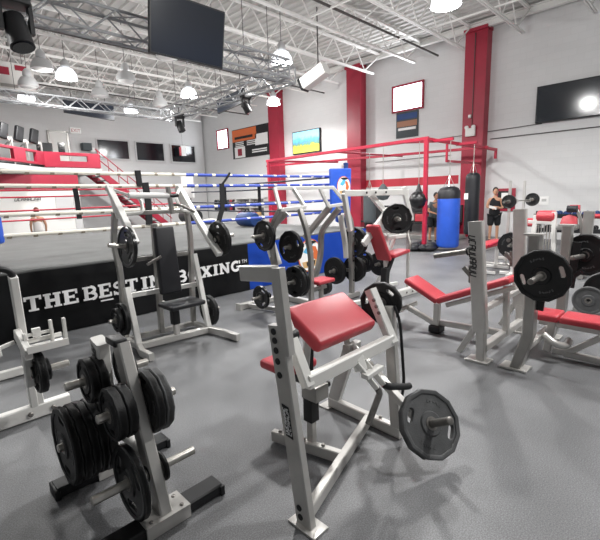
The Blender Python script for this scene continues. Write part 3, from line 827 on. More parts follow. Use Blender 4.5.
f = MB(); f.bar((2.125, 1.68, .665), (2.20, 1.17, .235), .045, .055, up=X_); f.bar((2.06, 1.66, .65), (2.22, 1.68, .64), .05, .05); f.build('weight_arm', 'frame', pm)
pn = Vector((-.30, -.78, .54)).normalized(); pc = Vector((2.215, 1.12, .245))
peg(pc - pn * .05, pc + pn * .20, pm, .024, 'dull_steel')
plate(pc, pn, .43, .052, 'poly', 'big twelve sided grey black plate on the preacher machine, low right', 'plates on the preacher curl machine', 'rubber2', 2.2)
peg((2.235, 1.52, .935), (2.43, 1.598, .935), pm, name='storage_peg')
plate((2.33, 1.56, .935), (.92, .35, 0), .29, .05, 'poly', 'small black plate behind the right end of the red arm pad', 'plates on the preacher curl machine')

# ================================================================== PLATE TREE (lower left)
pt = thing('plate_tree', 'silver A-frame plate tree on two black feet, lower left', 'weight rack', (.8, 2.2, 0))
f = MB(); f.bar((.8, 1.885, .06), (.8, 2.205, .92), .065, .105, up=Y_); np_ = f.build('upright', 'frame', pt)
f = MB(); f.bar((.79, 2.545, .06), (.745, 2.365, .915), .07, .115, up=Y_); fp_ = f.build('upright', 'white_paint', pt, 'white upright with vertical lettering')
s_ = MB(); scribble(s_, (.7155, 2.392, .79), (.045, .18, -.97), (0, -.97, -.18), .20, .055, 6, 2); s_.build('lettering', 'rubber2', fp_)
MB().box((.79, 2.24, .930), (.075, .13, .04), bev=.012).build('top_cap', 'black', pt)
f = MB(); f.tube([(.8, 1.97, .33), (.8, 2.47, .33)], .03, 12); f.build('brace', 'white_paint', pt)
for y, x0, x1 in ((1.885, .47, 1.13), (2.545, .46, 1.14)):
    MB().bar((x0, y, .038), (x1, y, .038), .115, .062).build('foot', 'black', pt)
    f = MB(); f.prism([(-.12, -.075), (.12, -.075), (.12, .075), (-.12, .075)], (.8, y, .069), X_, Y_, .012); f.box((.8, y - .066, .04), (.24, .012, .07)); f.box((.8, y + .066, .04), (.24, .012, .07)); o = f.build('mounting_plate', 'frame', pt)
    bolts([(.8 + a, y + b, .081) for a in (-.085, .085) for b in (-.045, .045)], Z_, .012, .008, parent=o)
    for x in (x0, x1): MB().box((x, y, .03), (.03, .135, .06), bev=.008).build('end_cap', 'black', pt)
PG = 'plates on the plate tree'
# near upright, low peg pair and middle peg pair; far upright, top pair and low pair
peg((.78, 1.965, .265), (.50, 1.965, .265), pt); peg((.82, 1.965, .265), (1.04, 1.965, .265), pt)
plate((.685, 1.965, .265), X_, .39, .04, 'grip', 'shiny black grip plate on the low near peg of the plate tree', PG, 'iron', .4)
plate((.855, 1.965, .265), X_, .12, .018, 'round', 'tiny black plate on the low right peg of the plate tree', PG)
peg((.77, 2.075, .605), (.60, 2.075, .605), pt); peg((.83, 2.075, .605), (1.01, 2.075, .605), pt)
for x, l in ((.675, 'outer one of two thick small plates on the middle left peg of the tree'), (.728, 'inner one of two thick small plates on the middle left peg of the tree')):
    plate((x, 2.075, .605), X_, .28, .05, 'poly', l, PG)
for x, l in ((.858, 'inner plate on the middle right peg of the plate tree'), (.908, 'outer plate with worn grey rim on the middle right peg of the tree')):
    plate((x, 2.075, .605), X_, .35, .047, 'poly', l, PG, 'rubber' if x < .9 else 'rubber2')
peg((.765, 2.375, .70), (.55, 2.375, .70), pt); peg((.835, 2.375, .70), (1.0, 2.375, .70), pt)
for x, l in ((.665, 'outer one of two plates on the top left peg of the tree'), (.715, 'inner one of two plates on the top left peg of the tree')):
    plate((x, 2.375, .70), X_, .26, .047, 'poly', l, PG)
plate((.87, 2.375, .70), X_, .28, .05, 'poly', 'plate half hidden behind the top right of the tree upright', PG)
peg((.765, 2.47, .32), (.495, 2.47, .32), pt); peg((.835, 2.47, .32), (1.0, 2.47, .32), pt)
for k, l in enumerate(('outermost of the five big plates stacked low on the tree', 'second from outside of the five big plates low on the tree', 'middle one of the five big plates stacked low on the tree', 'second from inside of the five big plates low on the tree', 'innermost of the five big plates stacked low on the tree')):
    plate((.536 + .046 * k, 2.47, .32), X_, .45, .044, 'poly', l, PG, 'rubber', .26 * k)

# ================================================================== MACHINE AT THE LEFT EDGE
lm = thing('leg_machine', 'white plate loaded machine cut off by the left edge, with black handle', 'exercise machine', (.55, 3.7, 0))
f = MB()
f.bar((.20, 3.655, .06), (.86, 3.655, .06), .075, .11)
f.bar((.61, 3.66, .07), (.545, 3.30, 1.20), .052, .06, up=Y_)
f.bar((.05, 4.72, .05), (.74, 4.72, .05), .06, .08)
f.bar((.25, 3.66, .05), (.25, 4.72, .05), .06, .08)
f.bar((.655, 3.655, .10), (.62, 3.55, .5), .045, .05, up=Y_)
f.build('frame', 'white_paint', lm)
bolts([(.57, 3.61, .06), (.73, 3.61, .06)], (0, -1, 0), .02, .014, parent=lm)
MB().tube(smooth_pts([(.548, 3.32, 1.16), (.54, 3.30, 1.25), (.42, 3.30, 1.275), (.12, 3.32, 1.275)], r=.06), .022).build('handle_grip', 'black', lm)
f = MB()
f.box((.65, 3.18, .71), (.25, .17, .012)); f.box((.65, 3.10, .728), (.25, .010, .045)); f.box((.65, 3.26, .745), (.25, .010, .03))
for x, z_ in ((.545, .04), (.71, .10), (.77, .12)): f.box((x, 3.24 - .1 * (x > .75), .74 + z_ / 2), (.02, .03, .06 + z_), bev=.003)
f.box((.62, 3.25, .80), (.05, .03, .06)); f.box((.64, 3.25, .79), (.17, .012, .02))
f.bar((.535, 3.40, .78), (.535, 3.12, .69), .045, .075)
f.build('lever_bracket', 'white_paint', lm)
bolts([(.60, 3.14, .717), (.735, 3.15, .717)], Z_, .018, .014, 'black', lm)
f = MB(); f.bar((.385, 3.35, .98), (.40, 3.28, .68), .03, .03); f.bar((.385, 3.32, .72), (.50, 3.34, .74), .025, .025); f.build('guard_rod', 'white_paint', lm)
f = MB(); f.bar((.54, 3.24, .70), (.545, 3.28, .42), .05, .05); f.build('weight_arm', 'white_paint', lm)
peg((.55, 3.22, .53), (.78, 3.22, .53), lm)
plate((.595, 3.22, .53), X_, .31, .055, 'poly', 'black plate low on the machine at the left edge', 'plates on the left edge machine')
plate((.645, 3.22, .53), X_, .16, .03, 'round', 'small black plate outside the bigger one, left edge machine', 'plates on the left edge machine')

# ================================================================== SEATED PRESS (left middle, black pad)
sp_ = thing('shoulder_press_machine', 'silver seated press machine with black back pad before the apron lettering', 'exercise machine', (2.24, 4.4, 0))
f = MB()
f.bar((1.80, 4.43, .06), (2.66, 4.34, .06), .075, .075)
f.bar((1.80, 4.78, .06), (2.68, 4.72, .06), .06, .06)
f.rpath([(2.66, 4.34, .06), (2.70, 4.10, .06), (2.73, 3.82, .05)], .06, .085)
f.rpath([(1.80, 4.43, .06), (1.74, 4.22, .06), (1.76, 4.03, .05)], .06, .085)
f.bar((1.80, 4.43, .06), (1.80, 4.78, .06), .06, .06); f.bar((2.66, 4.34, .06), (2.68, 4.72, .06), .06, .06)
base = f.build('base_frame', 'frame', sp_)
f = MB()
f.bar((1.80, 4.43, .08), (1.80, 4.60, .72), .055, .065, up=X_); f.bar((2.66, 4.34, .08), (2.66, 4.56, 1.0), .055, .065, up=X_)
f.bar((1.80, 4.60, .62), (2.66, 4.52, .62), .045, .055)
f.build('front_upright', 'white_paint', sp_)
f = MB()
f.rpath(smooth_pts([(1.80, 4.78, .06), (1.80, 4.73, .9), (1.78, 4.78, 1.2), (1.80, 4.70, 1.56)], r=.1), .058, .06, up=X_)
f.rpath(smooth_pts([(2.67, 4.72, .06), (2.67, 4.66, .9), (2.69, 4.66, 1.2), (2.66, 4.66, 1.56)], r=.1), .058, .06, up=X_)
f.bar((1.80, 4.70, 1.54), (2.66, 4.64, 1.54), .05, .05)
f.bar((2.22, 4.72, .06), (2.22, 4.66, 1.40), .06, .07, up=Y_)
f.bar((1.8, 4.75, 1.0), (2.66, 4.68, 1.0), .045, .045)
f.build('rear_frame', 'frame_grey', sp_)
f = MB()
f.bar((2.25, 4.38, .08), (2.25, 4.42, .44), .06, .06, up=Y_); f.bar((2.25, 4.36, .43), (2.25, 4.72, .43), .055, .045)
f.build('seat_post', 'frame', sp_)
MB().box((2.25, 4.40, .31), (.085, .085, .18), bev=.006).build('post_sleeve', 'black', sp_)
MB().pad([(-.22, -.17), (.22, -.17), (.22, .17), (-.22, .17)], (2.29, 4.28, .455), X_, Y_, .055, .022).build('seat', 'vinyl_black', sp_)
MB().pad([(-.13, 0), (.13, 0), (.12, .78), (-.12, .78)], (2.22, 4.42, .60), X_, Vector((0, .08, 1)).normalized(), .075, .025).build('back_pad', 'vinyl_black', sp_)
# two press arms with grips
def press_arm(xa, xb, sgn, label=None):
    f = MB()
    f.bar((xa, 4.80, 1.84), (xa, 4.34, 1.36), .055, .07, up=X_)
    f.bar((xa, 4.36, 1.38), (xa + .02, 4.02, 1.03) if sgn > 0 else (xa, 4.24, 1.24), .06, .08, up=X_)
    f.bar((xa, 4.72, 1.76), (xa, 4.60, 1.50), .05, .05)
    f.bar((xa - sgn * .02, 4.80, 1.83), (xa + sgn * .0, 4.66, 1.56), .04, .09)
    f.rpath(smooth_pts([(xa - sgn * .03, 4.74, 1.80), (xa - sgn * .22, 4.5, 1.70), (xa - sgn * .20, 4.42, 1.55), (xa - sgn * .03, 4.5, 1.54)], r=.06), .03, .03)
    a = f.build('press_arm', 'white_paint', sp_)
    return a
la = press_arm(1.80, 1.9, -1); ra = press_arm(2.66, 2.5, 1)
MB().tube([(1.83, 4.36, 1.735), (2.27, 4.34, 1.725)], .032, 12).build('handle_grip', 'white_pad', sp_, 'pale padded cross grip')
MB().bar((2.27, 4.34, 1.82), (2.30, 4.34, 1.52), .04, .05, up=Y_).build('grip_bracket', 'frame_grey', sp_)
MB().cyl((2.28, 4.33, 1.72), (2.38, 4.33, 1.725), .022).build('adjuster_knob', 'black', sp_)
MB().tube(smooth_pts([(2.3, 4.38, 1.62), (2.38, 4.30, 1.62), (2.56, 4.30, 1.53)], r=.05), .017).build('handle_grip', 'dull_steel', sp_)
MB().tube([(1.95, 4.35, .98), (2.1, 4.3, 1.06)], .016).build('handle_grip', 'dull_steel', sp_)
peg((1.80, 4.30, 1.20), (1.55, 4.30, 1.245), sp_); peg((2.68, 4.10, 1.20), (2.94, 4.10, 1.235), sp_)
SG = 'plates on the seated press machine'
plate((1.735, 4.30, 1.205), (-1, 0, .05), .43, .042, 'grip', 'grey shiny grip plate high on the left arm of the seated press', SG, 'iron', .3)
plate((2.75, 4.10, 1.21), (1, 0, .12), .42, .05, 'poly', 'black plate high on the right arm of the seated press', SG)
peg((1.775, 4.56, .38), (1.56, 4.56, .38), sp_, name='storage_peg'); peg((2.70, 4.46, .265), (2.9, 4.46, .265), sp_, name='storage_peg')
plate((1.70, 4.56, .30 + .08), X_, .38, .05, 'poly', 'inner black plate low on the left side of the seated press', SG)
plate((1.645, 4.56, .38), X_, .28, .045, 'poly', 'outer black plate low on the left side of the seated press', SG)
plate((2.76, 4.46, .265), X_, .40, .05, 'poly', 'black plate low on the right side of the seated press', SG)

# ================================================================== ROW MACHINE BEFORE THE BLUE APRON
rm = thing('row_machine', 'grey plate loaded machine with two white top frames before the blue apron', 'exercise machine', (4.4, 4.2, 0))
f = MB()
f.bar((3.56, 4.92, .05), (5.3, 4.86, .05), .08, .09); f.bar((4.42, 4.9, .05), (4.42, 3.7, .05), .08, .09); f.bar((3.85, 3.98, .05), (5.36, 4.04, .05), .07, .08)
f.bar((3.72, 4.9, .05), (3.95, 3.98, .05), .05, .06)
f.build('base_frame', 'frame', rm)
MB().box((3.57, 4.92, .05), (.05, .12, .1)).build('foot', 'frame', rm)
def quad(a, b, c, d, name='top_frame'):
    f = MB()
    for p, q in ((a, b), (b, c), (c, d), (d, a)): f.bar(p, q, .045, .05)
    return f.build(name, 'white_paint', rm)
quad((3.76, 4.22, 1.785), (4.10, 4.22, 1.785), (4.13, 4.02, 1.515), (3.68, 4.04, 1.50))
quad((4.68, 4.24, 1.785), (4.97, 4.22, 1.785), (5.15, 4.10, 1.53), (4.83, 4.20, 1.50))
MB().bar((4.10, 4.22, 1.785), (4.68, 4.24, 1.785), .045, .05).build('top_bar', 'white_paint', rm)
f = MB()
f.rpath(smooth_pts([(3.70, 4.06, 1.49), (3.68, 4.2, 1.30), (3.72, 4.30, 1.0), (3.80, 4.2, .06)], r=.12), .07, .085, up=X_)
f.rpath(smooth_pts([(4.02, 4.02, 1.50), (4.05, 3.92, 1.2), (4.15, 3.95, .8), (4.18, 4.0, .06)], r=.12), .06, .075, up=X_)
f.bar((3.85, 4.1, 1.46), (3.72, 4.38, 1.18), .05, .08)
f.build('left_upright', 'frame_grey', rm)
f = MB()
f.rpath(smooth_pts([(5.12, 4.12, 1.51), (5.18, 4.03, 1.22), (5.20, 4.05, .9), (5.20, 4.05, .06)], r=.1), .075, .075, up=X_)
f.rpath(smooth_pts([(5.0, 4.12, 1.47), (4.98, 4.5, 1.1), (5.02, 4.55, .7), (4.95, 4.6, .35), (4.9, 4.8, .06)], r=.15), .075, .085, up=X_)
f.rpath(smooth_pts([(4.86, 4.2, 1.49), (4.82, 4.55, 1.15), (4.8, 4.7, 1.0)], r=.1), .08, .09, up=X_)
ru = f.build('right_upright', 'frame_grey', rm)
bolts([(5.2, 4.01, z) for z in (.3, .62, .7, 1.02, 1.1)], (0, -1, 0), .014, .01, 'black', rm)
f = MB(); f.rpath(smooth_pts([(5.12, 4.2, 1.35), (5.10, 4.15, 1.18), (5.16, 4.14, .9), (5.16, 4.12, .66)], r=.1), .09, .05, up=X_); f.build('guard', 'white_paint', rm)
f = MB(); f.bar((3.70, 4.36, 1.18), (3.80, 4.28, .72), .16, .05, up=Y_); f.build('side_shroud', 'white_pad', rm)
f = MB(); f.bar((4.40, 4.0, .06), (4.40, 4.0, .40), .06, .06); f.bar((4.1, 4.0, .33), (4.5, 4.0, .33), .05, .05); f.build('seat_post', 'frame_grey', rm)
MB().pad([(-.18, -.14), (.18, -.14), (.18, .14), (-.18, .14)], (4.37, 3.98, .41), X_, Y_, .06, .025).build('seat', 'vinyl_red', rm)
f = MB(); f.bar((5.2, 4.03, .9), (5.42, 3.98, .9), .05, .05); f.bar((5.2, 4.09, .62), (5.46, 4.09, .55), .05, .05); f.build('weight_arm', 'frame_grey', rm)
RG = 'plates on the row machine'
peg((3.70, 4.22, 1.165), (3.34, 4.22, 1.165), rm)
plate((3.54, 4.22, 1.165), X_, .42, .05, 'poly', 'black plate on the high outer left peg of the row machine', RG, 'rubber', .5)
peg((4.03, 4.0, 1.0), (3.70, 4.0, 1.0), rm)
plate((3.81, 4.0, 1.0), X_, .45, .05, 'poly', 'black plate with pale grip holes at the chest of the row machine', RG, 'rubber', 1.2)
peg((4.14, 4.06, .49), (3.80, 4.06, .49), rm, name='storage_peg')
for k, l in enumerate(('inner big plate on the low left peg of the row machine', 'outer big plate on the low left peg of the row machine')):
    plate((3.98 - .055 * k, 4.06, .49), X_, .45, .05, 'poly' if k else 'round', l, RG, 'rubber' if k else 'iron')
peg((3.82, 4.5, .25), (3.50, 4.5, .25), rm, name='storage_peg')
plate((3.66, 4.5, .25), X_, .34, .045, 'grip', 'small black grip plate near the floor left of the row machine', RG, 'iron')
peg((5.22, 4.04, .92), (5.52, 4.04, .92), rm)
for k, l in enumerate(('inner big black plate on the high right peg of the row machine', 'outer big black plate on the high right peg of the row machine')):
    plate((5.265 + .055 * k, 4.04, .92), X_, .48 - .03 * k, .05, 'poly', l, RG)
plate((5.36, 4.04, .92), X_, .30, .03, 'round', 'thin black plate outermost on the high right peg of the row machine', RG)
peg((5.22, 4.05, .47), (5.44, 4.05, .47), rm, name='storage_peg'); peg((5.42, 4.05, .55), (5.66, 4.05, .55), rm, name='storage_peg')
plate((5.265, 4.05, .47), X_, .42, .05, 'round', 'inner black plate on the low right peg of the row machine', RG)
plate((5.32, 4.05, .47), X_, .40, .05, 'poly', 'second black plate on the low right peg of the row machine', RG)
plate((5.56, 4.05, .55), X_, .36, .05, 'poly', 'outermost plate on the low right peg of the row machine', RG)
MB().bar((5.2, 4.08, .46), (5.16, 4.3, .46), .05, .05).build('peg_bracket', 'frame_grey', rm)
peg((5.14, 4.25, .46), (4.9, 4.25, .46), rm, name='storage_peg')
plate((5.02, 4.25, .46), X_, .44, .055, 'round', 'round bumper plate left of the right upright of the row machine', RG, 'rubber')
MB().cyl((4.66, 4.2, .27), (4.74, 4.2, .27), .13, n=20).build('roller', 'black', rm)

# ================================================================== INCLINE CHEST PRESS (red, behind the row machine)
ip = thing('chest_press_machine', 'white and red seated press machine by the red pole', 'exercise machine', (5.7, 3.6, 0))
f = MB()
f.bar((5.35, 3.52, .05), (6.40, 3.42, .06), .09, .12); f.bar((4.75, 3.75, .04), (5.6, 3.45, .05), .06, .07); f.bar((5.75, 3.45, .05), (5.93, 4.1, .05), .06, .07); f.bar((5.9, 4.1, .05), (6.4, 3.95, .05), .05, .06)
f.build('base_frame', 'white_paint', ip)
bolts([(5.85, 3.42, .06), (6.0, 3.40, .06)], (-.1, -1, 0), .018, .012, parent=ip)
MB().box((6.36, 3.40, .02), (.09, .13, .035)).build('foot', 'black', ip)
f = MB(); f.bar((5.58, 3.62, .06), (5.56, 3.64, 1.02), .085, .07, up=Y_); f.bar((5.1, 3.75, .96), (6.2, 3.62, .96), .05, .06); f.bar((5.93, 4.08, .06), (5.9, 3.68, .97), .05, .05); f.build('upright', 'white_paint', ip)
f = MB(); f.bar((6.22, 3.62, .05), (6.20, 3.62, .98), .045, .05); f.build('front_post', 'frame', ip)
MB().tube(smooth_pts([(6.20, 3.62, 1.10), (6.16, 3.6, .98), (6.10, 3.52, .82), (6.08, 3.52, .74)], r=.05), .028).build('adjuster_handle', 'dull_steel', ip)
MB().pad([(-.13, 0), (.13, 0), (.12, .66), (-.12, .66)], (5.44, 3.6, .62), Y_, Vector((-.42, 0, .72)).normalized(), .07, .025).build('back_pad', 'vinyl_red', ip)
MB().pad([(-.22, -.15), (.30, -.12), (.30, .12), (-.22, .15)], (5.72, 3.58, .68), Vector((1, 0, .06)).normalized(), Y_, .06, .022).build('seat', 'vinyl_red', ip)
f = MB(); f.bar((5.5, 3.6, .4), (5.68, 3.59, .69), .09, .07); f.bar((5.46, 3.6, .08), (5.5, 3.6, .5), .12, .1, up=Y_); f.build('seat_post', 'black', ip)
f = MB()
f.bar((4.62, 3.72, 1.69), (6.05, 3.55, 1.68), .05, .09)
f.bar((5.05, 3.7, .92), (5.6, 3.62, 1.42), .06, .1); f.bar((5.3, 3.75, 1.66), (5.6, 3.65, 1.35), .06, .08)
f.bar((5.93, 3.56, 1.76), (6.10, 3.5, 1.22), .05, .08)
f.bar((4.62, 3.72, 1.69), (4.78, 3.74, 1.15), .06, .08)
arm = f.build('press_arm', 'white_paint', ip)
bolts([(5.02, 3.62, 1.69), (5.22, 3.6, 1.69), (5.45, 3.57, 1.69)], (-.1, -1, 0), .018, .012, 'black', ip)
peg((5.66, 3.54, 1.28), (5.44, 3.32, 1.28), ip)
a_ = Vector((-.72, -.7, 0)).normalized()
IG = 'plates on the red chest press'
plate((5.57, 3.45, 1.28), a_, .47, .05, 'poly', 'black twelve sided plate facing forward on the red chest press', IG, 'rubber', .9)
plate((5.61, 3.49, 1.28) , a_, .40, .03, 'round', 'thin plate behind the big one on the red chest press', IG)
peg((6.05, 3.72, 1.20), (6.3, 3.72, 1.20), ip)
plate((6.16, 3.72, 1.20), X_, .42, .05, 'poly', 'black plate on the far right arm of the red chest press', IG)
peg((5.90, 3.90, .50), (5.66, 3.90, .50), ip, name='storage_peg')
plate((5.77, 3.90, .50), X_, .40, .05, 'round', 'black plate low behind the red seat of the chest press', IG)

# ================================================================== INCLINE BENCH (red) AND FLAT BENCH
ib = thing('incline_bench', 'silver incline press bench with red seat and pad', 'weight bench', (4.52, 1.9, 0))
def upright(x, y, h, lean, parent, vdir, m='frame'):
    f = MB()
    f.bar((x, y, .30), (x, y + lean, h), .085, .135, up=Y_)
    f.bar((x, y - .02, .015), (x, y - .01, .34), .09, .08, up=Y_)
    f.bar((x, y + vdir * .20, .05), (x, y + .02, .40), .055, .06, up=X_)
    o = f.build('upright', m, parent)
    MB().box((x, y, .012), (.16, .22, .022), bev=.005).build('foot_plate', 'frame', parent)
    return o
n1 = upright(3.97, 1.50, 1.385, .09, ib, 1); n2 = upright(5.12, 1.50, 1.45, .06, ib, 1)
s_ = MB(); scribble(s_, (3.9265, 1.592, 1.06), (0, -.08, -1), (0, -1, .08), .40, .062, 9, 8); s_.build('lettering', 'dark_letter', n1)
for x in (3.97, 5.12):
    f = MB(); f.bar((x, 1.60, .84), (x, 1.69, .93), .045, .04, up=X_); f.bar((x, 1.605, .96), (x, 1.60, .78), .07, .03, up=X_)
    f.build('bar_hook', 'dull_steel', ib)
for k, x, sx in ((0, 3.97, -1), (1, 5.12, 1)):
    peg((x - .02 * sx, 1.66, 1.09), (x + sx * .02, 1.99, 1.02) if sx < 0 else (x + .3, 1.62, 1.05), ib, .027, 'dull_steel', 'storage_peg')
f = MB(); f.bar((3.98, 1.47, .14), (5.1, 1.47, .14), .07, .075); f.bar((3.99, 1.5, .52), (5.11, 1.5, .52), .055, .055); f.bar((4.55, 1.45, .14), (4.55, 1.47, .66), .06, .06); f.bar((4.55, 1.47, .14), (4.53, 2.25, .12), .065, .065)
f.bar((4.5, 2.22, .08), (4.5, 2.22, .36), .07, .07); f.bar((4.5, 2.22, .10), (4.5, 2.62, .25), .06, .06); f.bar((4.5, 2.1, .36), (4.5, 1.36, .68), .055, .05); f.bar((4.28, 2.62, .25), (4.72, 2.62, .25), .045, .045)
f.build('bench_frame', 'frame', ib)
MB().box((4.5, 2.22, .05), (.16, .14, .09), bev=.02).build('foot', 'black', ib)
f = MB(); f.pad([(-.16, -.13), (.16, -.13), (.2, .13), (-.2, .13)], (4.5, 2.7, .21), X_, Vector((0, -.6, .5)).normalized(), .02, .005); f.build('foot_rest', 'dull_steel', ib)
MB().pad([(-.14, 0), (.14, 0), (.15, .86), (-.15, .86)], (4.5, 2.16, .385), -X_, Vector((0, -.86, .38)).normalized(), .07, .024).build('back_pad', 'vinyl_red', ib)
MB().pad([(-.14, 0), (.14, 0), (.15, .47), (-.15, .47)], (4.5, 2.18, .38), X_, Vector((0, .44, .22)).normalized(), .07, .024).build('seat', 'vinyl_red', ib)

fb = thing('flat_bench', 'silver flat press bench with red pad and plates on its posts, right edge', 'weight bench', (4.6, .9, 0))
def bent_upright(x, parent):
    f = MB()
    f.rpath([(x, 1.17, .012), (x, 1.08, .36), (x, 1.085, 1.27)], .09, .135, up=X_)
    o = f.build('upright', 'frame_grey', parent)
    MB().box((x, 1.18, .012), (.17, .24, .022), bev=.006).build('foot_plate', 'frame', parent)
    MB().box((x, 1.095, 1.278), (.105, .155, .016)).build('top_cap', 'frame', parent)
    return o
b1 = bent_upright(4.02, fb); b2 = bent_upright(5.16, fb)
f = MB(); f.bar((4.05, 1.1, .22), (5.12, 1.1, .22), .06, .06); f.bar((4.57, 1.05, .05), (4.57, 1.02, .36), .09, .07, up=Y_); f.bar((4.57, .9, .05), (4.57, -.3, .05), .06, .06); f.bar((4.57, 1.14, .34), (4.57, -.3, .33), .07, .05)
f.rpath(smooth_pts([(4.57, 1.0, .06), (4.57, .88, .06), (4.57, .62, .28)], r=.08), .055, .05, up=X_)
f.tube(smooth_pts([(4.40, 1.05, .26), (4.36, .95, .20), (4.42, .86, .17), (4.52, .86, .21)], r=.06), .035, 10)
f.build('bench_frame', 'frame', fb)
MB().pad([(-.15, 0), (.15, 0), (.15, .25), (-.15, .25)], (4.57, 1.20, .385), -X_, -Y_, .07, .022).build('head_pad', 'vinyl_red', fb)
MB().pad([(-.15, 0), (.15, 0), (.15, 1.25), (-.15, 1.25)], (4.57, .94, .385), -X_, -Y_, .07, .022).build('back_pad', 'vinyl_red', fb)
for x in (4.02, 5.16):
    f = MB(); f.bar((x, 1.0, .72), (x, .92, .80), .05, .05, up=X_); f.bar((x, 1.02, .60), (x, .99, 1.1), .08, .03, up=X_)
    f.build('bar_hook', 'black', fb)
peg((3.97, .985, .935), (3.60, .985, .935), fb, .0245, 'dull_steel')
peg((5.21, .93, .95), (5.0, .99, .95), fb, .0245, 'dull_steel'); peg((5.19, .93, .95), (5.46, .93, .95), fb, .0245, 'dull_steel')
plate((3.92, .985, .935), X_, .46, .055, 'poly', 'big black plate facing the viewer on the near post of the flat bench', 'plates on the flat bench', 'rubber', 1.25)
plate((5.30, .93, .95), X_, .46, .055, 'poly', 'black plate on the far post of the flat bench, at the right edge', 'plates on the flat bench', 'rubber', 1.3)
# ================================================================== RED BAG FRAME AND HEAVY BAGS
bf = thing('bag_frame', 'red steel frame carrying the heavy bags, bolted to the red pilasters', 'bag frame', (10.95, 5.86, 0))
for y, zt in ((5.86, 3.12), (12.6, 3.0)):
    f = MB(); f.bar((10.95, y, .02), (10.95, y, zt), .11, .11); f.box((10.95, y, .012), (.3, .3, .024)); f.build('post', 'red_steel', bf)
for p, q, w, h in (((10.95, 5.80, 3.13), (10.95, 12.7, 3.05), .09, .10), ((14.3, 5.45, 3.05), (14.3, 16.6, 3.22), .08, .09)): MB().bar(p, q, w, h).build('long_beam', 'red_steel', bf)
for p, q, w in (((10.9, 5.86, 3.12), (15.15, 5.50, 3.02), .09), ((10.9, 12.6, 3.04), (15.2, 12.6, 3.15), .08), ((10.95, 9.2, 3.08), (15.2, 9.2, 3.12), .06), ((10.95, 6.5, 3.1), (11.6, 5.8, 3.1), .07), ((11.3, 5.86, 3.08), (11.3, 5.25, 3.08), .08),
                ((12.6, 5.75, 3.06), (12.6, 5.12, 3.06), .08), ((15.12, 5.5, 3.06), (15.12, 5.5, 2.72), .08), ((12.0, 5.76, 2.55), (15.0, 6.0, 2.6), .07), ((12.0, 5.76, 3.04), (12.0, 5.76, 2.52), .06)):
    MB().bar(p, q, w).build('cross_beam', 'red_steel', bf)
sb = MB()
for k in range(7):
    a = k * 2 * pi / 7; sb.ball((10.95 + .26 * cos(a), 5.86 + .25 * sin(a), .10 + .05 * (k % 2)), .15, scale=(1.3, 1.0, .68 + .1 * (k % 2)))
sb.ball((10.62, 5.98, .09), .17, scale=(1.5, 1.1, .5)); sb.ball((10.80, 5.60, .09), .16, scale=(1.3, 1.2, .55))
o = sb.solo('sandbag', 'vinyl_black', 'black sandbags piled round the foot of the red pole', 'sandbag')

def heavy_bag(label, x, y, z0, z1, r, m, zb, top='vinyl_black', taper=.34):
    t = thing('heavy_bag', label, 'punching bag', (x, y, z0), 'hanging bags on the red frame')
    MB().lathe([(0, 0), (r * .85, 0), (r * .97, .03), (r, .1), (r, z1 - z0 - .03), (r * .98, z1 - z0), (0, z1 - z0)], (x, y, z0), n=28).build('bag_body', m, t)
    if taper: MB().lathe([(r * .985, 0), (r * .98, taper * .55), (r * .8, taper * .85), (r * .45, taper), (0, taper)], (x, y, z1 - .01), n=28).build('bag_top', top, t)
    zt = z1 + taper
    s = MB()
    for k in range(4):
        a = k * pi / 2 + .4; s.tube([(x + r * .6 * cos(a), y + r * .6 * sin(a), zt - .12), (x, y, min(zb - .15, zt + .30))], .008, 6)
    s.tube([(x, y, min(zb - .16, zt + .29)), (x, y, zb - .03)], .011, 6); s.build('chain', 'steel', t)
    return t
hb = heavy_bag('big blue heavy bag with black top hanging beside the red pole', 11.3, 5.32, .09, 1.47, .31, 'blue_vinyl', 3.06)
MB().ball((11.2, 5.22, 1.66), .13, scale=(.7, .9, .8)).build('patch', 'cyan', hb)
hb = heavy_bag('long black heavy bag between the blue bag and the right red pilaster', 12.6, 5.2, .35, 1.95, .21, 'vinyl_black', 3.04, taper=.25)
MB().box((12.4, 5.3, 1.5), (.02, .12, .18)).build('label_patch', 'paper', hb)
heavy_bag('slim dark grey heavy bag hanging left of the teardrop bag', 10.95, 7.78, .75, 1.66, .2, 'cloth_grey', 3.06, taper=.12)
wb = thing('wrecking_ball_bag', 'black round ball bag hanging left of the red pole', 'punching bag', (10.95, 6.07, 1.15), 'hanging bags on the red frame')
MB().ball((10.95, 6.07, 1.44), .27, 24).build('bag_body', 'iron', wb)
MB().lathe([(.1, 0), (.06, .10), (.03, .22), (0, .22)], (10.95, 6.07, 1.68)).build('bag_neck', 'vinyl_black', wb)
MB().tube([(10.95, 6.07, 1.88), (10.95, 6.07, 3.08)], .01, 6).build('chain', 'steel', wb)
tb = thing('teardrop_bag', 'small dark teardrop bag hanging behind the red chest press', 'punching bag', (10.95, 7.28, 1.45), 'hanging bags on the red frame')
MB().lathe([(0, 0), (.14, .03), (.21, .14), (.2, .26), (.12, .40), (.04, .5), (0, .5)], (10.95, 7.28, 1.45), n=20).build('bag_body', 'cloth_grey', tb)
MB().tube([(10.95, 7.28, 1.94), (10.95, 7.28, 3.06)], .01, 6).build('chain', 'steel', tb)

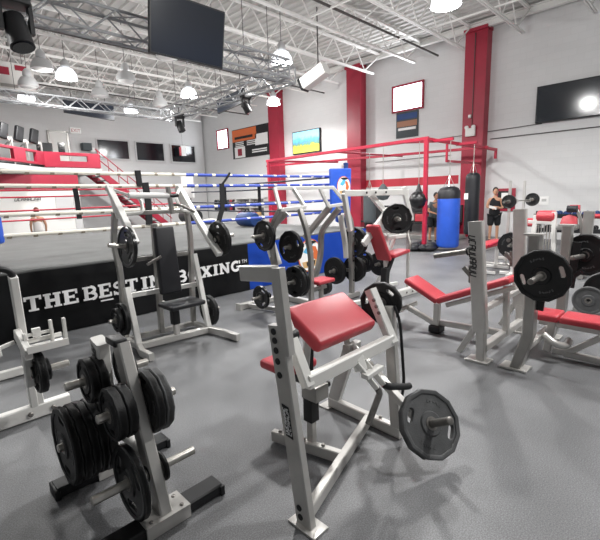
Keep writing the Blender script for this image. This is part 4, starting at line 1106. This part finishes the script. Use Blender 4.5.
# ================================================================== THINGS ON THE WALLS
def wall_flat(name, label, cat, y0, y1, z0, z1, depth, m, x=15.4):
    t = thing(name, label, cat, (x - depth / 2, (y0 + y1) / 2, z0))
    MB().box((x - depth / 2 - .002, (y0 + y1) / 2, (z0 + z1) / 2), (depth, y1 - y0, z1 - z0), bev=min(.006, depth / 3)).build('panel' if depth < .04 else 'bezel', m, t)
    return t
t = wall_flat('wall_television', 'wide black wall television at the upper right, reflecting lamps', 'television', 2.35, 4.38, 3.73, 4.85, .12, 'black', 15.39)
MB().box((15.268, 3.365, 4.29), (.012, 1.97, 1.06)).build('screen', 'screen', t); MB().box((15.38, 3.37, 4.25), (.05, .5, .4)).build('bracket', 'joist_dark', t)
t = wall_flat('wall_television', 'lit wall television showing a blue and yellow picture between the left pilasters', 'television', 13.75, 15.63, 3.75, 4.85, .12, 'black', 15.39)
scr = bpy.data.materials.new('landscape_broadcast'); scr.use_nodes = True
nt = scr.node_tree; b_ = nt.nodes['Principled BSDF']; tc = nt.nodes.new('ShaderNodeTexCoord'); spx = nt.nodes.new('ShaderNodeSeparateXYZ'); nz = nt.nodes.new('ShaderNodeTexNoise'); nz.inputs['Scale'].default_value = 5
ad = nt.nodes.new('ShaderNodeMath'); ad.operation = 'MULTIPLY_ADD'; ad.inputs[1].default_value = .35
rp = nt.nodes.new('ShaderNodeValToRGB')
nt.links.new(tc.outputs['Object'], spx.inputs[0]); nt.links.new(tc.outputs['Object'], nz.inputs['Vector']); nt.links.new(nz.outputs['Fac'], ad.inputs[0]); nt.links.new(spx.outputs[2], ad.inputs[2]); nt.links.new(ad.outputs[0], rp.inputs['Fac'])
rp.color_ramp.elements[0].position = .3; rp.color_ramp.elements[0].color = lin('cfd35c'); rp.color_ramp.elements[1].position = 1.0; rp.color_ramp.elements[1].color = lin('9adcf0')
for p_, c_ in ((.52, 'e2cf4e'), (.6, '6f9a6a'), (.72, '5a94c0'), (.85, '69c6e4')):
    e = rp.color_ramp.elements.new(p_); e.color = lin(c_)
nt.links.new(rp.outputs['Color'], b_.inputs['Emission Color']); nt.links.new(rp.outputs['Color'], b_.inputs['Base Color']); b_.inputs['Emission Strength'].default_value = .75
MB().box((15.268, 14.69, 4.3), (.012, 1.8, 1.02)).build('screen', scr, t)
# orange and black poster
t = wall_flat('poster', 'large orange and black poster beside the small bright window', 'poster', 17.55, 20.9, 3.95, 5.62, .03, 'banner_black', 15.4)
MB().box((15.362, 19.75, 5.25), (.006, 2.25, .66)).build('print_panel', 'orange', t); MB().box((15.362, 18.2, 4.85), (.006, 1.1, .6)).build('print_panel', 'paper', t)
MB().box((15.361, 20.2, 4.3), (.006, 1.0, .62)).build('print_panel', 'paper', t); MB().box((15.36, 20.2, 4.3), (.008, .4, .4)).build('print_panel', 'red_paint', t)
for z in (5.12,): MB().box((15.358, 19.8, z), (.006, 1.7, .14)).build('print_line', 'black', t)
for k in range(3):
    MB().box((15.358, 20.2, 4.86 - .1 * k), (.006, .8, .05)).build('print_line', 'paper', t); MB().box((15.358, 19.1, 4.86 - .1 * k), (.006, .8, .05)).build('print_line', 'paper', t)
for k in range(2): MB().box((15.358, 18.4, 4.32 - .12 * k), (.006, 1.3, .07)).build('print_line', 'paper', t)
t = wall_flat('poster', 'dark grey poster hung right under the big bright window', 'poster', 8.6, 9.6, 3.86, 4.86, .03, 'cloth_grey', 15.4)
MB().box((15.362, 9.1, 4.2), (.006, .8, .1)).build('print_line', 'paper', t); MB().box((15.362, 9.1, 4.4), (.006, .9, .22)).build('print_panel', 'skin_dark', t); MB().box((15.362, 9.1, 4.68), (.006, .9, .22)).build('print_panel', 'blue_dark', t)
t = wall_flat('poster', 'red framed poster on the white wall behind the person in black', 'poster', 4.86, 5.52, .92, 1.7, .05, 'red_paint', 15.4)
MB().box((15.34, 5.2, 1.31), (.008, .46, .6)).build('print_panel', 'black', t); MB().box((15.334, 5.2, 1.45), (.006, .22, .2)).build('print_panel', 'paper', t)
t = wall_flat('notice', 'small white paper notice alone on the white wall', 'notice', 3.84, 4.12, 1.12, 1.40, .012, 'paper', 15.4)
for k in range(3): MB().box((15.384, 3.98, 1.31 - .03 * k), (.004, .14, .012)).build('print_line', 'dark_letter', t)
t = thing('emergency_light', 'white emergency light box on the right red pilaster', 'emergency light', (14.95, 6.33, 3.55))
MB().box((14.94, 6.33, 3.68), (.1, .34, .28), bev=.02).build('housing', 'white_paint', t)
for dy in (-.12, .12): MB().cyl((14.93, 6.33 + dy, 3.86), (14.86, 6.33 + dy, 3.84), .06, .065).build('lamp_head', 'paper', t)
t = thing('wall_sensor', 'small white sensor above the emergency light', 'sensor', (14.96, 6.38, 4.16)); MB().box((14.95, 6.38, 4.22), (.07, .1, .12), bev=.02).build('housing', 'white_paint', t); MB().ball((14.91, 6.38, 4.19), .03).build('lens', 'paper', t)
t = thing('exit_sign', 'small pink red exit sign on the grey back wall', 'exit sign', (7.62, 23.9, 5.24))
MB().box((7.62, 23.93, 5.35), (.52, .1, .3), bev=.01).build('housing', 'paper', t)
MB().add_mesh(text_mesh('EXIT', .22, .006), basis((7.62, 23.876, 5.35), (1, 0, 0), (0, 0, 1))).build('lettering', 'red_paint', t)
t = thing('wall_speaker', 'grey box speaker on the back wall beside the gallery door', 'speaker', (8.0, 23.8, 4.4)); MB().box((8.0, 23.75, 4.55), (.45, .4, .36), bev=.02).build('cabinet', 'cloth_grey', t); MB().box((8.3, 23.8, 4.42), (.2, .2, .22), bev=.01).build('box', 'paper', t)
t = thing('hanging_banner', 'small white and pink banner hanging before the right dark window', 'banner', (13.55, 23.6, 4.35)); MB().box((13.6, 23.6, 4.62), (.34, .02, .6)).build('cloth', 'paper', t); MB().box((13.38, 23.59, 4.58), (.14, .02, .5)).build('cloth', 'vinyl_red', t); MB().tube([(13.55, 23.6, 4.9), (13.55, 23.6, 7.2)], .006, 5).build('cord', 'joist_dark', t)

# ================================================================== GALLERY CARDIO MACHINES
def treadmill(x, y, label):
    t = thing('treadmill', label, 'treadmill', (x, y, ZM - .02), 'treadmills on the gallery')
    z = ZM - .02
    MB().box((x, y + .62, z + .10), (.62, 1.3, .18), bev=.03).build('deck', 'black', t)
    for k in (-1, 1):
        MB().bar((x + k * .34, y + .1, z + .1), (x + k * .30, y - .05, z + 1.15), .06, .1).build('upright', 'frame', t)
        MB().tube([(x + k * .32, y + .0, z + 1.05), (x + k * .34, y + .6, z + .98)], .03, 8).build('handrail', 'white_paint', t)
    MB().pad([(-.17, 0), (.17, 0), (.16, .62), (-.16, .62)], (x - .05, y - .05, z + 1.05), Vector((.8, .4, -.2)).normalized(), Vector((.22, .1, 1)).normalized(), .18, .04).build('console', 'black', t)
    MB().box((x, y + .05, z + 1.08), (.6, .25, .1), bev=.02).build('console_shelf', 'white_paint', t)
treadmill(3.72, 20.35, 'leftmost treadmill console standing on the red gallery')
treadmill(4.36, 20.9, 'middle treadmill of the three on the red gallery')
treadmill(5.0, 21.35, 'right treadmill of the three on the red gallery, nearest the door')
MB().box((5.7, 22.4, ZM + .60), (.55, .5, 1.2), bev=.02).solo('cabinet', 'black', 'black cabinet on the gallery right of the treadmills', 'cabinet')
# black letters on the white lower wall
s_ = MB(); scribble(s_, (4.27, 20.245, 1.87), (1, 0, 0), (0, 0, 1), .95, .11, 8, 4, .01); s_.solo('wall_lettering', 'dark_letter', 'row of small black letters on the white wall under the gallery', 'lettering')

# ================================================================== BACKGROUND GYM KIT, RIGHT
# squat stand with loaded bar
ss = thing('press_stand', 'tall white press stand holding a loaded bar by the red poster', 'weight rack', (9.9, 3.1, 0))
f = MB()
for x in (9.45, 10.38): f.bar((x, 3.1, .05), (x, 3.1, 1.85), .045, .05); f.bar((x, 2.7, .04), (x, 3.6, .04), .07, .07)
f.bar((9.45, 3.12, .25), (10.38, 3.12, .25), .05, .05); f.build('frame', 'frame', ss)
for x in (9.45, 10.38):
    f = MB(); f.box((x, 3.02, 1.385), (.06, .12, .03)); f.box((x, 2.965, 1.42), (.06, .015, .09)); f.build('bar_hook', 'frame_grey', ss)
bb = thing('barbell', 'steel barbell resting on the tall white press stand', 'barbell', (9.92, 3.01, 1.40))
MB().tube([(9.2, 3.01, 1.42), (10.64, 3.01, 1.42)], .014, 10).build('shaft', 'steel', bb)
for a, b in ((9.2, 8.85), (10.64, 11.0)): MB().tube([(a, 3.01, 1.42), (b, 3.01, 1.42)], .024, 10).build('sleeve', 'steel', bb)
plate((9.14, 3.01, 1.42), X_, .28, .05, 'round', 'black plate on the near end of the racked barbell', 'plates on the racked barbell')
plate((10.70, 3.01, 1.42), X_, .30, .05, 'round', 'black plate on the far end of the racked barbell', 'plates on the racked barbell')
# red bench under it
rb = thing('red_bench', 'low red padded bench with white feet behind the incline bench posts', 'weight bench', (9.2, 3.2, 0))
f = MB(); f.bar((8.4, 3.2, .04), (8.4, 3.2, .5), .06, .06); f.bar((9.15, 3.2, .04), (9.15, 3.2, .5), .06, .06); f.bar((8.2, 3.2, .5), (9.3, 3.2, .5), .06, .06); f.bar((8.4, 2.95, .04), (8.4, 3.45, .04), .06, .06); f.bar((9.15, 2.95, .04), (9.15, 3.45, .04), .06, .06); f.build('frame', 'white_paint', rb); MB().bar((8.2, 3.02, .60), (9.0, 2.78, .77), .05, .05).build('rail', 'red_steel', rb)
MB().pad([(-.58, -.15), (.58, -.15), (.58, .15), (-.58, .15)], (8.76, 3.2, .535), X_, Y_, .08, .025).build('pad', 'vinyl_red', rb)
# crossover seat machine: white frame with red roller
lt = thing('pulldown_machine', 'white frame machine with red half round pad against the wall, right', 'exercise machine', (9.2, 2.25, 0))
f = MB(); f.bar((9.0, 2.52, .05), (9.1, 2.47, 1.16), .07, .08, up=Y_); f.bar((9.0, 2.08, .05), (9.1, 2.16, 1.22), .07, .08, up=Y_); f.bar((9.08, 2.6, 1.02), (9.08, 2.12, 1.0), .06, .06); f.bar((9.0, 2.52, .3), (9.0, 2.08, .3), .06, .06); f.bar((8.8, 2.3, .05), (9.9, 2.3, .05), .07, .08); f.build('frame', 'white_paint', lt)
MB().lathe([(0, 0), (.1, 0), (.12, .02), (.12, .30), (.1, .32), (0, .32)], (9.15, 2.14, 1.12), (0, 1, 0), n=20).build('roller_pad', 'vinyl_red', lt)
MB().pad([(-.2, -.12), (.2, -.12), (.2, .12), (-.2, .12)], (9.25, 2.72, 1.02), Y_, Vector((.5, 0, .3)).normalized(), .06, .02).build('arm_pad', 'vinyl_red', lt)
MB().box((8.75, 2.38, .42), (.2, .24, .8), bev=.02).build('weight_shroud', 'frame_grey', lt)
f = MB()
for k in range(5): f.tube([(9.12, 2.42 - .05 * k, .32), (9.12, 2.42 - .05 * k, 1.0)], .01, 6)
f.build('guide_rod', 'steel', lt)
# leg curl machine with roller pads
lc = thing('roller_machine', 'grey machine with dark roller pads and red seat at the right edge', 'exercise machine', (9.3, 1.75, 0))
f = MB(); f.bar((9.0, 1.6, .05), (9.0, 1.58, 1.24), .14, .16, up=Y_); f.rpath(smooth_pts([(9.0, 1.66, .8), (9.0, 1.72, 1.15), (9.05, 1.8, 1.28)], r=.1), .05, .06, up=X_); f.bar((8.8, 1.6, .05), (10.2, 1.7, .05), .08, .08); f.build('frame', 'frame_grey', lc)
for dx in (0, .2): MB().cyl((8.95 + dx, 1.92, 1.28), (8.95 + dx, 1.76, 1.28), .065, n=18).build('roller_pad', 'vinyl_black' if dx == 0 else 'vinyl_red', lc)
MB().pad([(-.16, -.13), (.16, -.13), (.12, .1), (0, .15), (-.12, .1)], (9.02, 1.88, 1.02), -Y_, Vector((.3, 0, 1)).normalized(), .07, .02).build('back_pad', 'vinyl_red', lc)
MB().pad([(-.17, -.16), (.17, -.16), (.17, .16), (-.17, .16)], (8.9, 1.88, .9), X_, Y_, .1, .03).build('seat', 'frame_grey', lc)
MB().tube([(9.3, 1.2, 1.13), (9.3, 1.58, 1.13)], .045, 12).build('roller_pad', 'vinyl_red', lc)
# dumbbell rack in the far right
dr = thing('dumbbell_rack', 'dark dumbbell rack with two tiers before the white wall, far right', 'dumbbell rack', (13.6, 2.6, 0))
f = MB()
for z in (.45, .85): f.box((13.6, 2.6, z), (.45, 2.2, .05)); f.box((13.38, 2.6, z + .04), (.03, 2.2, .1))
for y in (1.55, 3.65): f.bar((13.6, y, .0), (13.7, y, 1.0), .4, .06, up=Y_)
f.build('frame', 'black', dr)
def dumbbell(x, y, z, label):
    t = thing('dumbbell', label, 'dumbbell', (x, y, z), 'dumbbells on the dark rack')
    MB().tube([(x - .09, y, z), (x + .09, y, z)], .017, 8).build('handle', 'steel', t)
    for s in (-1, 1): MB().cyl((x + s * .07, y, z), (x + s * .18, y, z), .075, n=8).build('head', 'blue_dark' if z > .7 else 'rubber', t)
for j, (z, nm) in enumerate(((.55, 'lower'), (.95, 'upper'))):
    for k in range(8): dumbbell(13.6, 1.8 + .22 * k, z, '%s dumbbell counted from the right on the %s tier of the dark rack' % (('first', 'second', 'third', 'fourth', 'fifth', 'sixth', 'seventh', 'eighth')[k], nm))
# plates standing on a low floor rack by the flat bench
fr_ = thing('floor_plate_rack', 'low rack of standing plates on the floor behind the flat bench', 'weight rack', (6.75, 1.15, 0))
f = MB(); f.bar((6.5, .6, .03), (7.5, .6, .03), .06, .06); f.bar((6.5, 1.2, .03), (7.5, 1.2, .03), .06, .06); f.bar((6.78, .6, .03), (6.78, 1.2, .03), .05, .05); f.bar((7.45, .6, .03), (7.45, 1.2, .03), .05, .05); f.bar((6.78, .9, .05), (6.78, .9, .5), .06, .06); f.build('frame', 'frame', fr_)
MB().tube([(6.75, .90, .30), (6.50, .90, .30)], .024, 10).build('weight_peg', 'steel', fr_)
plate((6.38, 1.04, .20), (1, .1, 0), .37, .05, 'round', 'grey round plate standing on the floor behind the flat bench', 'plates on the floor rack', 'rubber2')
plate((6.60, .90, .30), X_, .50, .06, 'round', 'big black plate behind the grey floor plate', 'plates on the floor rack')
# big plate standing in the middle distance
plate((8.35, 2.66, .62), X_, .50, .06, 'poly', 'black plate behind the bar of the far incline post', 'plates on the low stand', 'rubber', .4)
sl = thing('plate_stand', 'white stand with a peg carrying a black plate behind the far incline post', 'weight rack', (8.5, 2.66, 0))
f = MB(); f.bar((8.52, 2.66, .04), (8.46, 2.66, .75), .07, .07); f.bar((8.2, 2.66, .04), (8.95, 2.66, .04), .06, .06); f.bar((8.52, 2.4, .04), (8.52, 2.9, .04), .06, .06); f.build('frame', 'white_paint', sl); MB().tube([(8.46, 2.66, .62), (8.2, 2.66, .62)], .024, 10).build('weight_peg', 'steel', sl)

# dumbbell tiers and bench along the right wall behind the bags
br = thing('equipment_bench', 'long black bench with white boxes by the wall behind the bags', 'bench', (14.7, 8.6, 0))
f = MB(); f.box((14.7, 8.6, .5), (.6, 4.2, .08), bev=.01)
for y in (6.7, 8.6, 10.5): f.box((14.7, y, .23), (.5, .08, .46))
f.box((14.95, 8.6, .85), (.08, 4.2, .6)); f.build('frame', 'black', br)
MB().box((13.85, 8.6, .08), (1.0, 5.0, .16), bev=.02).solo('platform', 'frame_grey', 'low grey platform before the black bench behind the bags', 'platform')
for y, c, l in ((7.2, 'paper', 'white box on the black bench, nearest the blue bag'), (7.9, 'vinyl_red', 'red gear bag on the black bench by the white box'), (8.6, 'paper', 'white box on the black bench behind the ball bag'), (9.4, 'cloth_grey', 'grey gear bag on the black bench behind the chest press')):
    t = thing('storage_box', l, 'box', (14.62, y, .54), 'gear on the black bench'); MB().box((14.62, y, .70), (.36, .5, .3), bev=.03).build('box_body', c, t); MB().box((14.62, y, .87), (.38, .52, .05), bev=.01).build('lid', 'black' if c != 'paper' else 'frame_grey', t)

# clothes and shelves on the right wall beyond the ring
for k in range(9):
    y = 23.0 - .28 * k; c = ('cloth_black', 'cloth_grey', 'cloth_black', 'tan', 'cloth_black', 'cloth_grey', 'vinyl_red', 'cloth_black', 'cloth_white')[k]
    t = thing('hanging_jacket', '%s garment from the corner on the wall hooks beyond the ring' % ('first', 'second', 'third', 'fourth', 'fifth', 'sixth', 'seventh', 'eighth', 'ninth')[k], 'garment', (15.25, y, .85), 'garments on the wall hooks')
    MB().pad([(-.11, 0), (.11, 0), (.12, .55), (.05, .66), (-.05, .66), (-.12, .55)], (15.36, y, .9), -Y_, Z_, .12, .04).build('cloth', c, t)
    MB().tube([(15.4, y, 1.58), (15.3, y, 1.6), (15.3, y, 1.53)], .01, 6).build('hook', 'steel', t)
sh = thing('shelf_unit', 'white open shelf unit of gear against the wall beyond the ring', 'shelf', (15.1, 18.9, 0))
f = MB()
for z in (.1, .6, 1.1, 1.6): f.box((15.1, 18.9, z), (.5, 2.6, .04))
for y in (17.62, 18.9, 20.18): f.box((15.1, y, .82), (.5, .04, 1.6))
f.build('frame', 'white_paint', sh)
names = ['white', 'red', 'blue', 'grey', 'black', 'tan']
mats_ = ['cloth_white', 'vinyl_red', 'blue_dark', 'cloth_grey', 'vinyl_black', 'tan']
for r_, z in enumerate((.12, .62, 1.12)):
    for k in range(6):
        q = (k * 2 + r_ * 3) % 6; y = 17.85 + .42 * k
        if abs(y - 18.9) < .15: y += .1
        t = thing('gear_bundle', '%s gear bundle, %s from the right on the %s shelf beyond the ring' % (names[q], ('first', 'second', 'third', 'fourth', 'fifth', 'sixth')[k], ('bottom', 'middle', 'top')[r_]), 'gear', (15.05, y, z), 'gear on the white shelves')
        MB().ball((15.05, y, z + .15), .17, scale=(1.1, .95, .88)).build('bundle', mats_[q], t); MB().tube([(15.05, y - .12, z + .22), (15.05, y, z + .34), (15.05, y + .12, z + .22)], .015, 6).build('strap', 'cloth_black', t)
# things lying on the far part of the ring canvas
t = thing('gear_bag', 'dark blue gear bag lying on the ring canvas by the right ropes', 'bag', (6.9, 8.9, RZ)); MB().lathe([(0, 0), (.16, .02), (.19, .08), (.19, .62), (.16, .68), (0, .7)], (6.9, 8.55, RZ + .21), (0, 1, 0), n=18).build('bag_body', 'blue_dark', t); MB().tube(smooth_pts([(6.9, 8.75, RZ + .38), (6.9, 8.9, RZ + .52), (6.9, 9.05, RZ + .38)], r=.1), .015, 6).build('strap', 'cloth_black', t)
t = thing('towel', 'white towel lying on the ring canvas at the far ropes', 'towel', (7.2, 11.2, RZ + .0)); MB().ball((7.2, 11.2, RZ + .09), .3, scale=(1.0, .7, .26)).build('cloth', 'cloth_white', t)
t = thing('gear_bag', 'black gear bag lying on the canvas behind the white towel', 'bag', (7.2, 12.1, RZ)); MB().lathe([(0, 0), (.2, .02), (.23, .1), (.23, .8), (.2, .88), (0, .9)], (7.1, 11.75, RZ + .24), (0, 1, 0), n=18).build('bag_body', 'vinyl_black', t)

# ================================================================== PEOPLE
def skin_body(verts, edges, radii, lvl=2):
    me = bpy.data.meshes.new('b'); me.from_pydata([tuple(v) for v in verts], edges, [])
    ob = bpy.data.objects.new('b', me); COL.objects.link(ob)
    md = ob.modifiers.new('s', 'SKIN'); ss = ob.modifiers.new('u', 'SUBSURF'); ss.levels = lvl; ss.render_levels = lvl
    for i, r in enumerate(radii):
        sv = me.skin_vertices[0].data[i]; sv.radius = r if isinstance(r, tuple) else (r, r)
        sv.use_root = (i == 0)
    dg = bpy.context.evaluated_depsgraph_get(); out = bpy.data.meshes.new_from_object(ob.evaluated_get(dg))
    bpy.data.objects.remove(ob); bpy.data.meshes.remove(me)
    return out
def person(label, loc, face, H, arms, skin, hair, top, bottom, head_tilt=0, lean=0.0, sleeve=False, long_hair=False):
    """standing figure; local x = its left, y = forward. arms: elbow and hand per side"""
    t = thing('person', label, 'person', loc)
    s = H / 1.75
    R = Matrix.Rotation(face, 4, 'Z'); T = Matrix.Translation(V(loc)) @ R @ Matrix.Scale(s, 4)
    L = lean
    J = {'pel': (0, 0, .93), 'wai': (0, .0 + L * .3, 1.06), 'che': (0, .01 + L * .7, 1.27), 'nb': (0, L, 1.45), 'nt': (0, .02 + L * 1.1, 1.54), 'hd': (0, .03 + L * 1.15, 1.64)}
    V_ = [J['pel'], J['wai'], J['che'], J['nb'], J['nt']]; E_ = [(0, 1), (1, 2), (2, 3), (3, 4)]; r_ = [(.15, .115), (.135, .10), (.16, .115), (.075, .07), (.055, .055)]
    for sg, key in ((1, 'l'), (-1, 'r')):
        el, ha = arms[key]
        b = len(V_); V_ += [(sg * .17, L, 1.40), el, ha]; E_ += [(2, b), (b, b + 1), (b + 1, b + 2)]; r_ += [.062, .042, .03]
        hd = (Vector(ha) - Vector(el)).normalized()
        nn, uu = frame_for(hd)
        pb = len(V_); V_.append(tuple(Vector(ha) + hd * .06)); E_.append((b + 2, pb)); r_.append((.04, .02))
        for q in range(4):
            f0 = len(V_); base = Vector(ha) + hd * .08 + nn * (-.03 + .02 * q)
            V_ += [tuple(base + hd * .035 - uu * .006), tuple(base + hd * (.06 + .008 * (q in (1, 2))) - uu * .02)]; E_ += [(pb, f0), (f0, f0 + 1)]; r_ += [.0095, .008]
        f0 = len(V_); V_ += [tuple(Vector(ha) + hd * .04 + nn * .05), tuple(Vector(ha) + hd * .07 + nn * .055 - uu * .01)]; E_ += [(b + 2, f0), (f0, f0 + 1)]; r_ += [.011, .009]
        b = len(V_); V_ += [(sg * .095, 0, .86), (sg * .105, .02, .49), (sg * .11, -.01, .09), (sg * .12, .13, .035)]; E_ += [(0, b), (b, b + 1), (b + 1, b + 2), (b + 2, b + 3)]; r_ += [.09, .056, .04, (.042, .028)]
    me = skin_body(V_, E_, r_, 2)
    mb = MB(); mb.add_mesh(me)
    hx = Vector(J['hd'])
    mb.ball(hx + Vector((0, .0, .01)), .1, 18, (.76, .95, 1.18)); mb.ball(hx + Vector((0, .02, -.06)), .07, 14, (.82, .95, .8))
    mb.ball(hx + Vector((0, .098, -.02)), .016, 8, (.8, 1.1, 1.4))
    for sg in (1, -1): mb.ball(hx + Vector((sg * .078, -.005, -.01)), .025, 8, (.4, .8, 1.2))
    bmesh.ops.transform(mb.bm, matrix=T, verts=mb.bm.verts); mb.build('body', skin, t, ang=80)
    def part(name, m, fn):
        k = MB(); fn(k); bmesh.ops.transform(k.bm, matrix=T, verts=k.bm.verts); return k.build(name, m, t, ang=80)
    def eyes(k):
        for sg in (1, -1): k.ball(hx + Vector((sg * .032, .088, .012)), .010, 8, (1.3, .6, .7))
    part('eye', hair, eyes)
    part('mouth', 'vinyl_red', lambda k: k.ball(hx + Vector((0, .09, -.062)), .02, 8, (1.1, .3, .3)))
    def hr(k):
        k.ball(hx + Vector((0, -.018, .035)), .105, 18, (.82, .96, 1.05))
        if long_hair: k.ball(hx + Vector((0, -.07, -.06)), .09, 14, (.8, .55, 1.4))
    part('hair', hair, hr)
    # torso garment and lower garment
    def shirt(k):
        k.add_mesh(skin_body([(0, 0, .80), (0, L * .3, 1.02), J['che'], (0, L * .95, 1.40)] + ([(.17, L, 1.40), (-.17, L, 1.40)] if sleeve else [(.11, L, 1.41), (-.11, L, 1.41)]) + ([tuple(Vector((.17, L, 1.40)).lerp(Vector(arms['l'][0]), .7)), tuple(Vector((-.17, L, 1.40)).lerp(Vector(arms['r'][0]), .7))] if sleeve else []),
                  [(0, 1), (1, 2), (2, 3), (2, 4), (2, 5)] + ([(4, 6), (5, 7)] if sleeve else []), [(.20, .155), (.175, .14), (.185, .14), (.11, .09), .075, .075] + ([.06, .06] if sleeve else []), 2))
    part('top', top, shirt)
    def shorts(k):
        k.add_mesh(skin_body([(0, 0, 1.0), (.1, 0, .88), (.108, .02, .50), (-.1, 0, .88), (-.108, .02, .50)], [(0, 1), (1, 2), (0, 3), (3, 4)], [(.20, .15), .125, .105, .125, .105], 2))
    part('shorts', bottom, shorts)
    def shoe(k):
        for sg in (1, -1): k.ball((sg * .117, .06, .045), .07, 12, (.72, 1.9, .62))
    part('shoe', 'cloth_black', shoe)
    return t
p1 = person('standing person in black sleeveless top and black shorts, arms folded over a white object', (13.9, 5.0, 0), radians(118), 1.72,
       {'l': ((.24, .05, 1.13), (.02, .20, 1.15)), 'r': ((-.24, .05, 1.12), (-.03, .19, 1.10))}, 'skin', 'hair', 'cloth_black', 'cloth_black')
MB().bar((13.68, 5.08, 1.14), (13.68, 4.86, 1.08), .05, .08).solo('folded_towel', 'cloth_white', 'white folded object held by the person in black', 'towel')
person('person in grey shirt leaning over behind the big blue heavy bag', (12.9, 6.6, 0), radians(140), 1.62,
       {'l': ((.24, .14, 1.12), (.12, .36, 1.06)), 'r': ((-.24, .14, 1.12), (-.12, .36, 1.06))}, 'skin_dark', 'hair', 'cloth_grey', 'cloth_black', lean=.16, sleeve=True)
person('reddish haired person in a white top beyond the ring, left', (3.35, 15.0, 0), radians(-10), 1.55,
       {'l': ((.23, -.02, 1.14), (.22, .08, .9)), 'r': ((-.23, -.02, 1.14), (-.22, .08, .9))}, 'skin', 'hair_red', 'cloth_white', 'cloth_grey')
LAMP_W, WORLD_S, EXPO = 580, .25, -.36
# ================================================================== CAMERA AND LIGHT
f_, CXp, CYp = 410.0, 300.0, 270.0
yaw, pitch, roll = radians(44.8), radians(10.3), radians(-1.8)
cp, sp2, cr, sr = cos(pitch), sin(pitch), cos(roll), sin(roll)
Rp = Matrix(((1, 0, 0), (0, cp, -sp2), (0, sp2, cp))); Rr = Matrix(((cr, -sr, 0), (sr, cr, 0), (0, 0, 1))); Mx = Rr @ Rp
ax = Mx @ Vector((cos(yaw), 0, sin(yaw))); ay = Mx @ Vector((-sin(yaw), 0, cos(yaw))); az = Mx @ Vector((0, -1, 0))
A_ = Matrix((ax, ay, az))                       # world = A_ @ camera (x right, y down, z forward)
cam = bpy.data.cameras.new('camera'); co = bpy.data.objects.new('camera', cam); COL.objects.link(co)
c0, c1, c2 = A_.col[0], -A_.col[1], -A_.col[2]
co.matrix_world = Matrix(((c0.x, c1.x, c2.x, 0), (c0.y, c1.y, c2.y, 0), (c0.z, c1.z, c2.z, 1.68), (0, 0, 0, 1)))
cam.sensor_width = 36; cam.lens = f_ / 600 * 36; cam.clip_start = .05; cam.clip_end = 200
SC.camera = co
for i, (x, y, z) in enumerate(LAMPS):
    l = bpy.data.lights.new('high_bay_bulb', 'SPOT'); l.energy = LAMP_W; l.shadow_soft_size = .11; l.color = (1, .985, .965); l.spot_size = radians(165); l.spot_blend = .35
    o = bpy.data.objects.new('high_bay_bulb', l); COL.objects.link(o); o.location = (x, y, z - .02)
    u = bpy.data.lights.new('high_bay_uplight', 'POINT'); u.energy = LAMP_W * .42; u.shadow_soft_size = .25; u.color = (1, .99, .97)
    o = bpy.data.objects.new('high_bay_uplight', u); COL.objects.link(o); o.location = (x, y, z - .05)
# daylight through the two high windows
for (y, z, sy, sz, e) in ((9.08, 5.4, 1.25, .9, 160), (21.9, 5.2, 1.0, 1.0, 60)):
    l = bpy.data.lights.new('window_daylight', 'AREA'); l.shape = 'RECTANGLE'; l.size = sy; l.size_y = sz; l.energy = e; l.color = (.93, .97, 1)
    o = bpy.data.objects.new('window_daylight', l); COL.objects.link(o); o.location = (15.3, y, z); o.rotation_euler = (0, radians(90), 0)
w = bpy.data.worlds.new('gym_air'); SC.world = w; w.use_nodes = True
w.node_tree.nodes['Background'].inputs['Color'].default_value = (.97, .985, 1, 1); w.node_tree.nodes['Background'].inputs['Strength'].default_value = WORLD_S
SC.view_settings.view_transform = 'Standard'; SC.view_settings.look = 'None'; SC.view_settings.gamma = 1; SC.view_settings.use_curve_mapping = False
SC.view_settings.exposure = EXPO
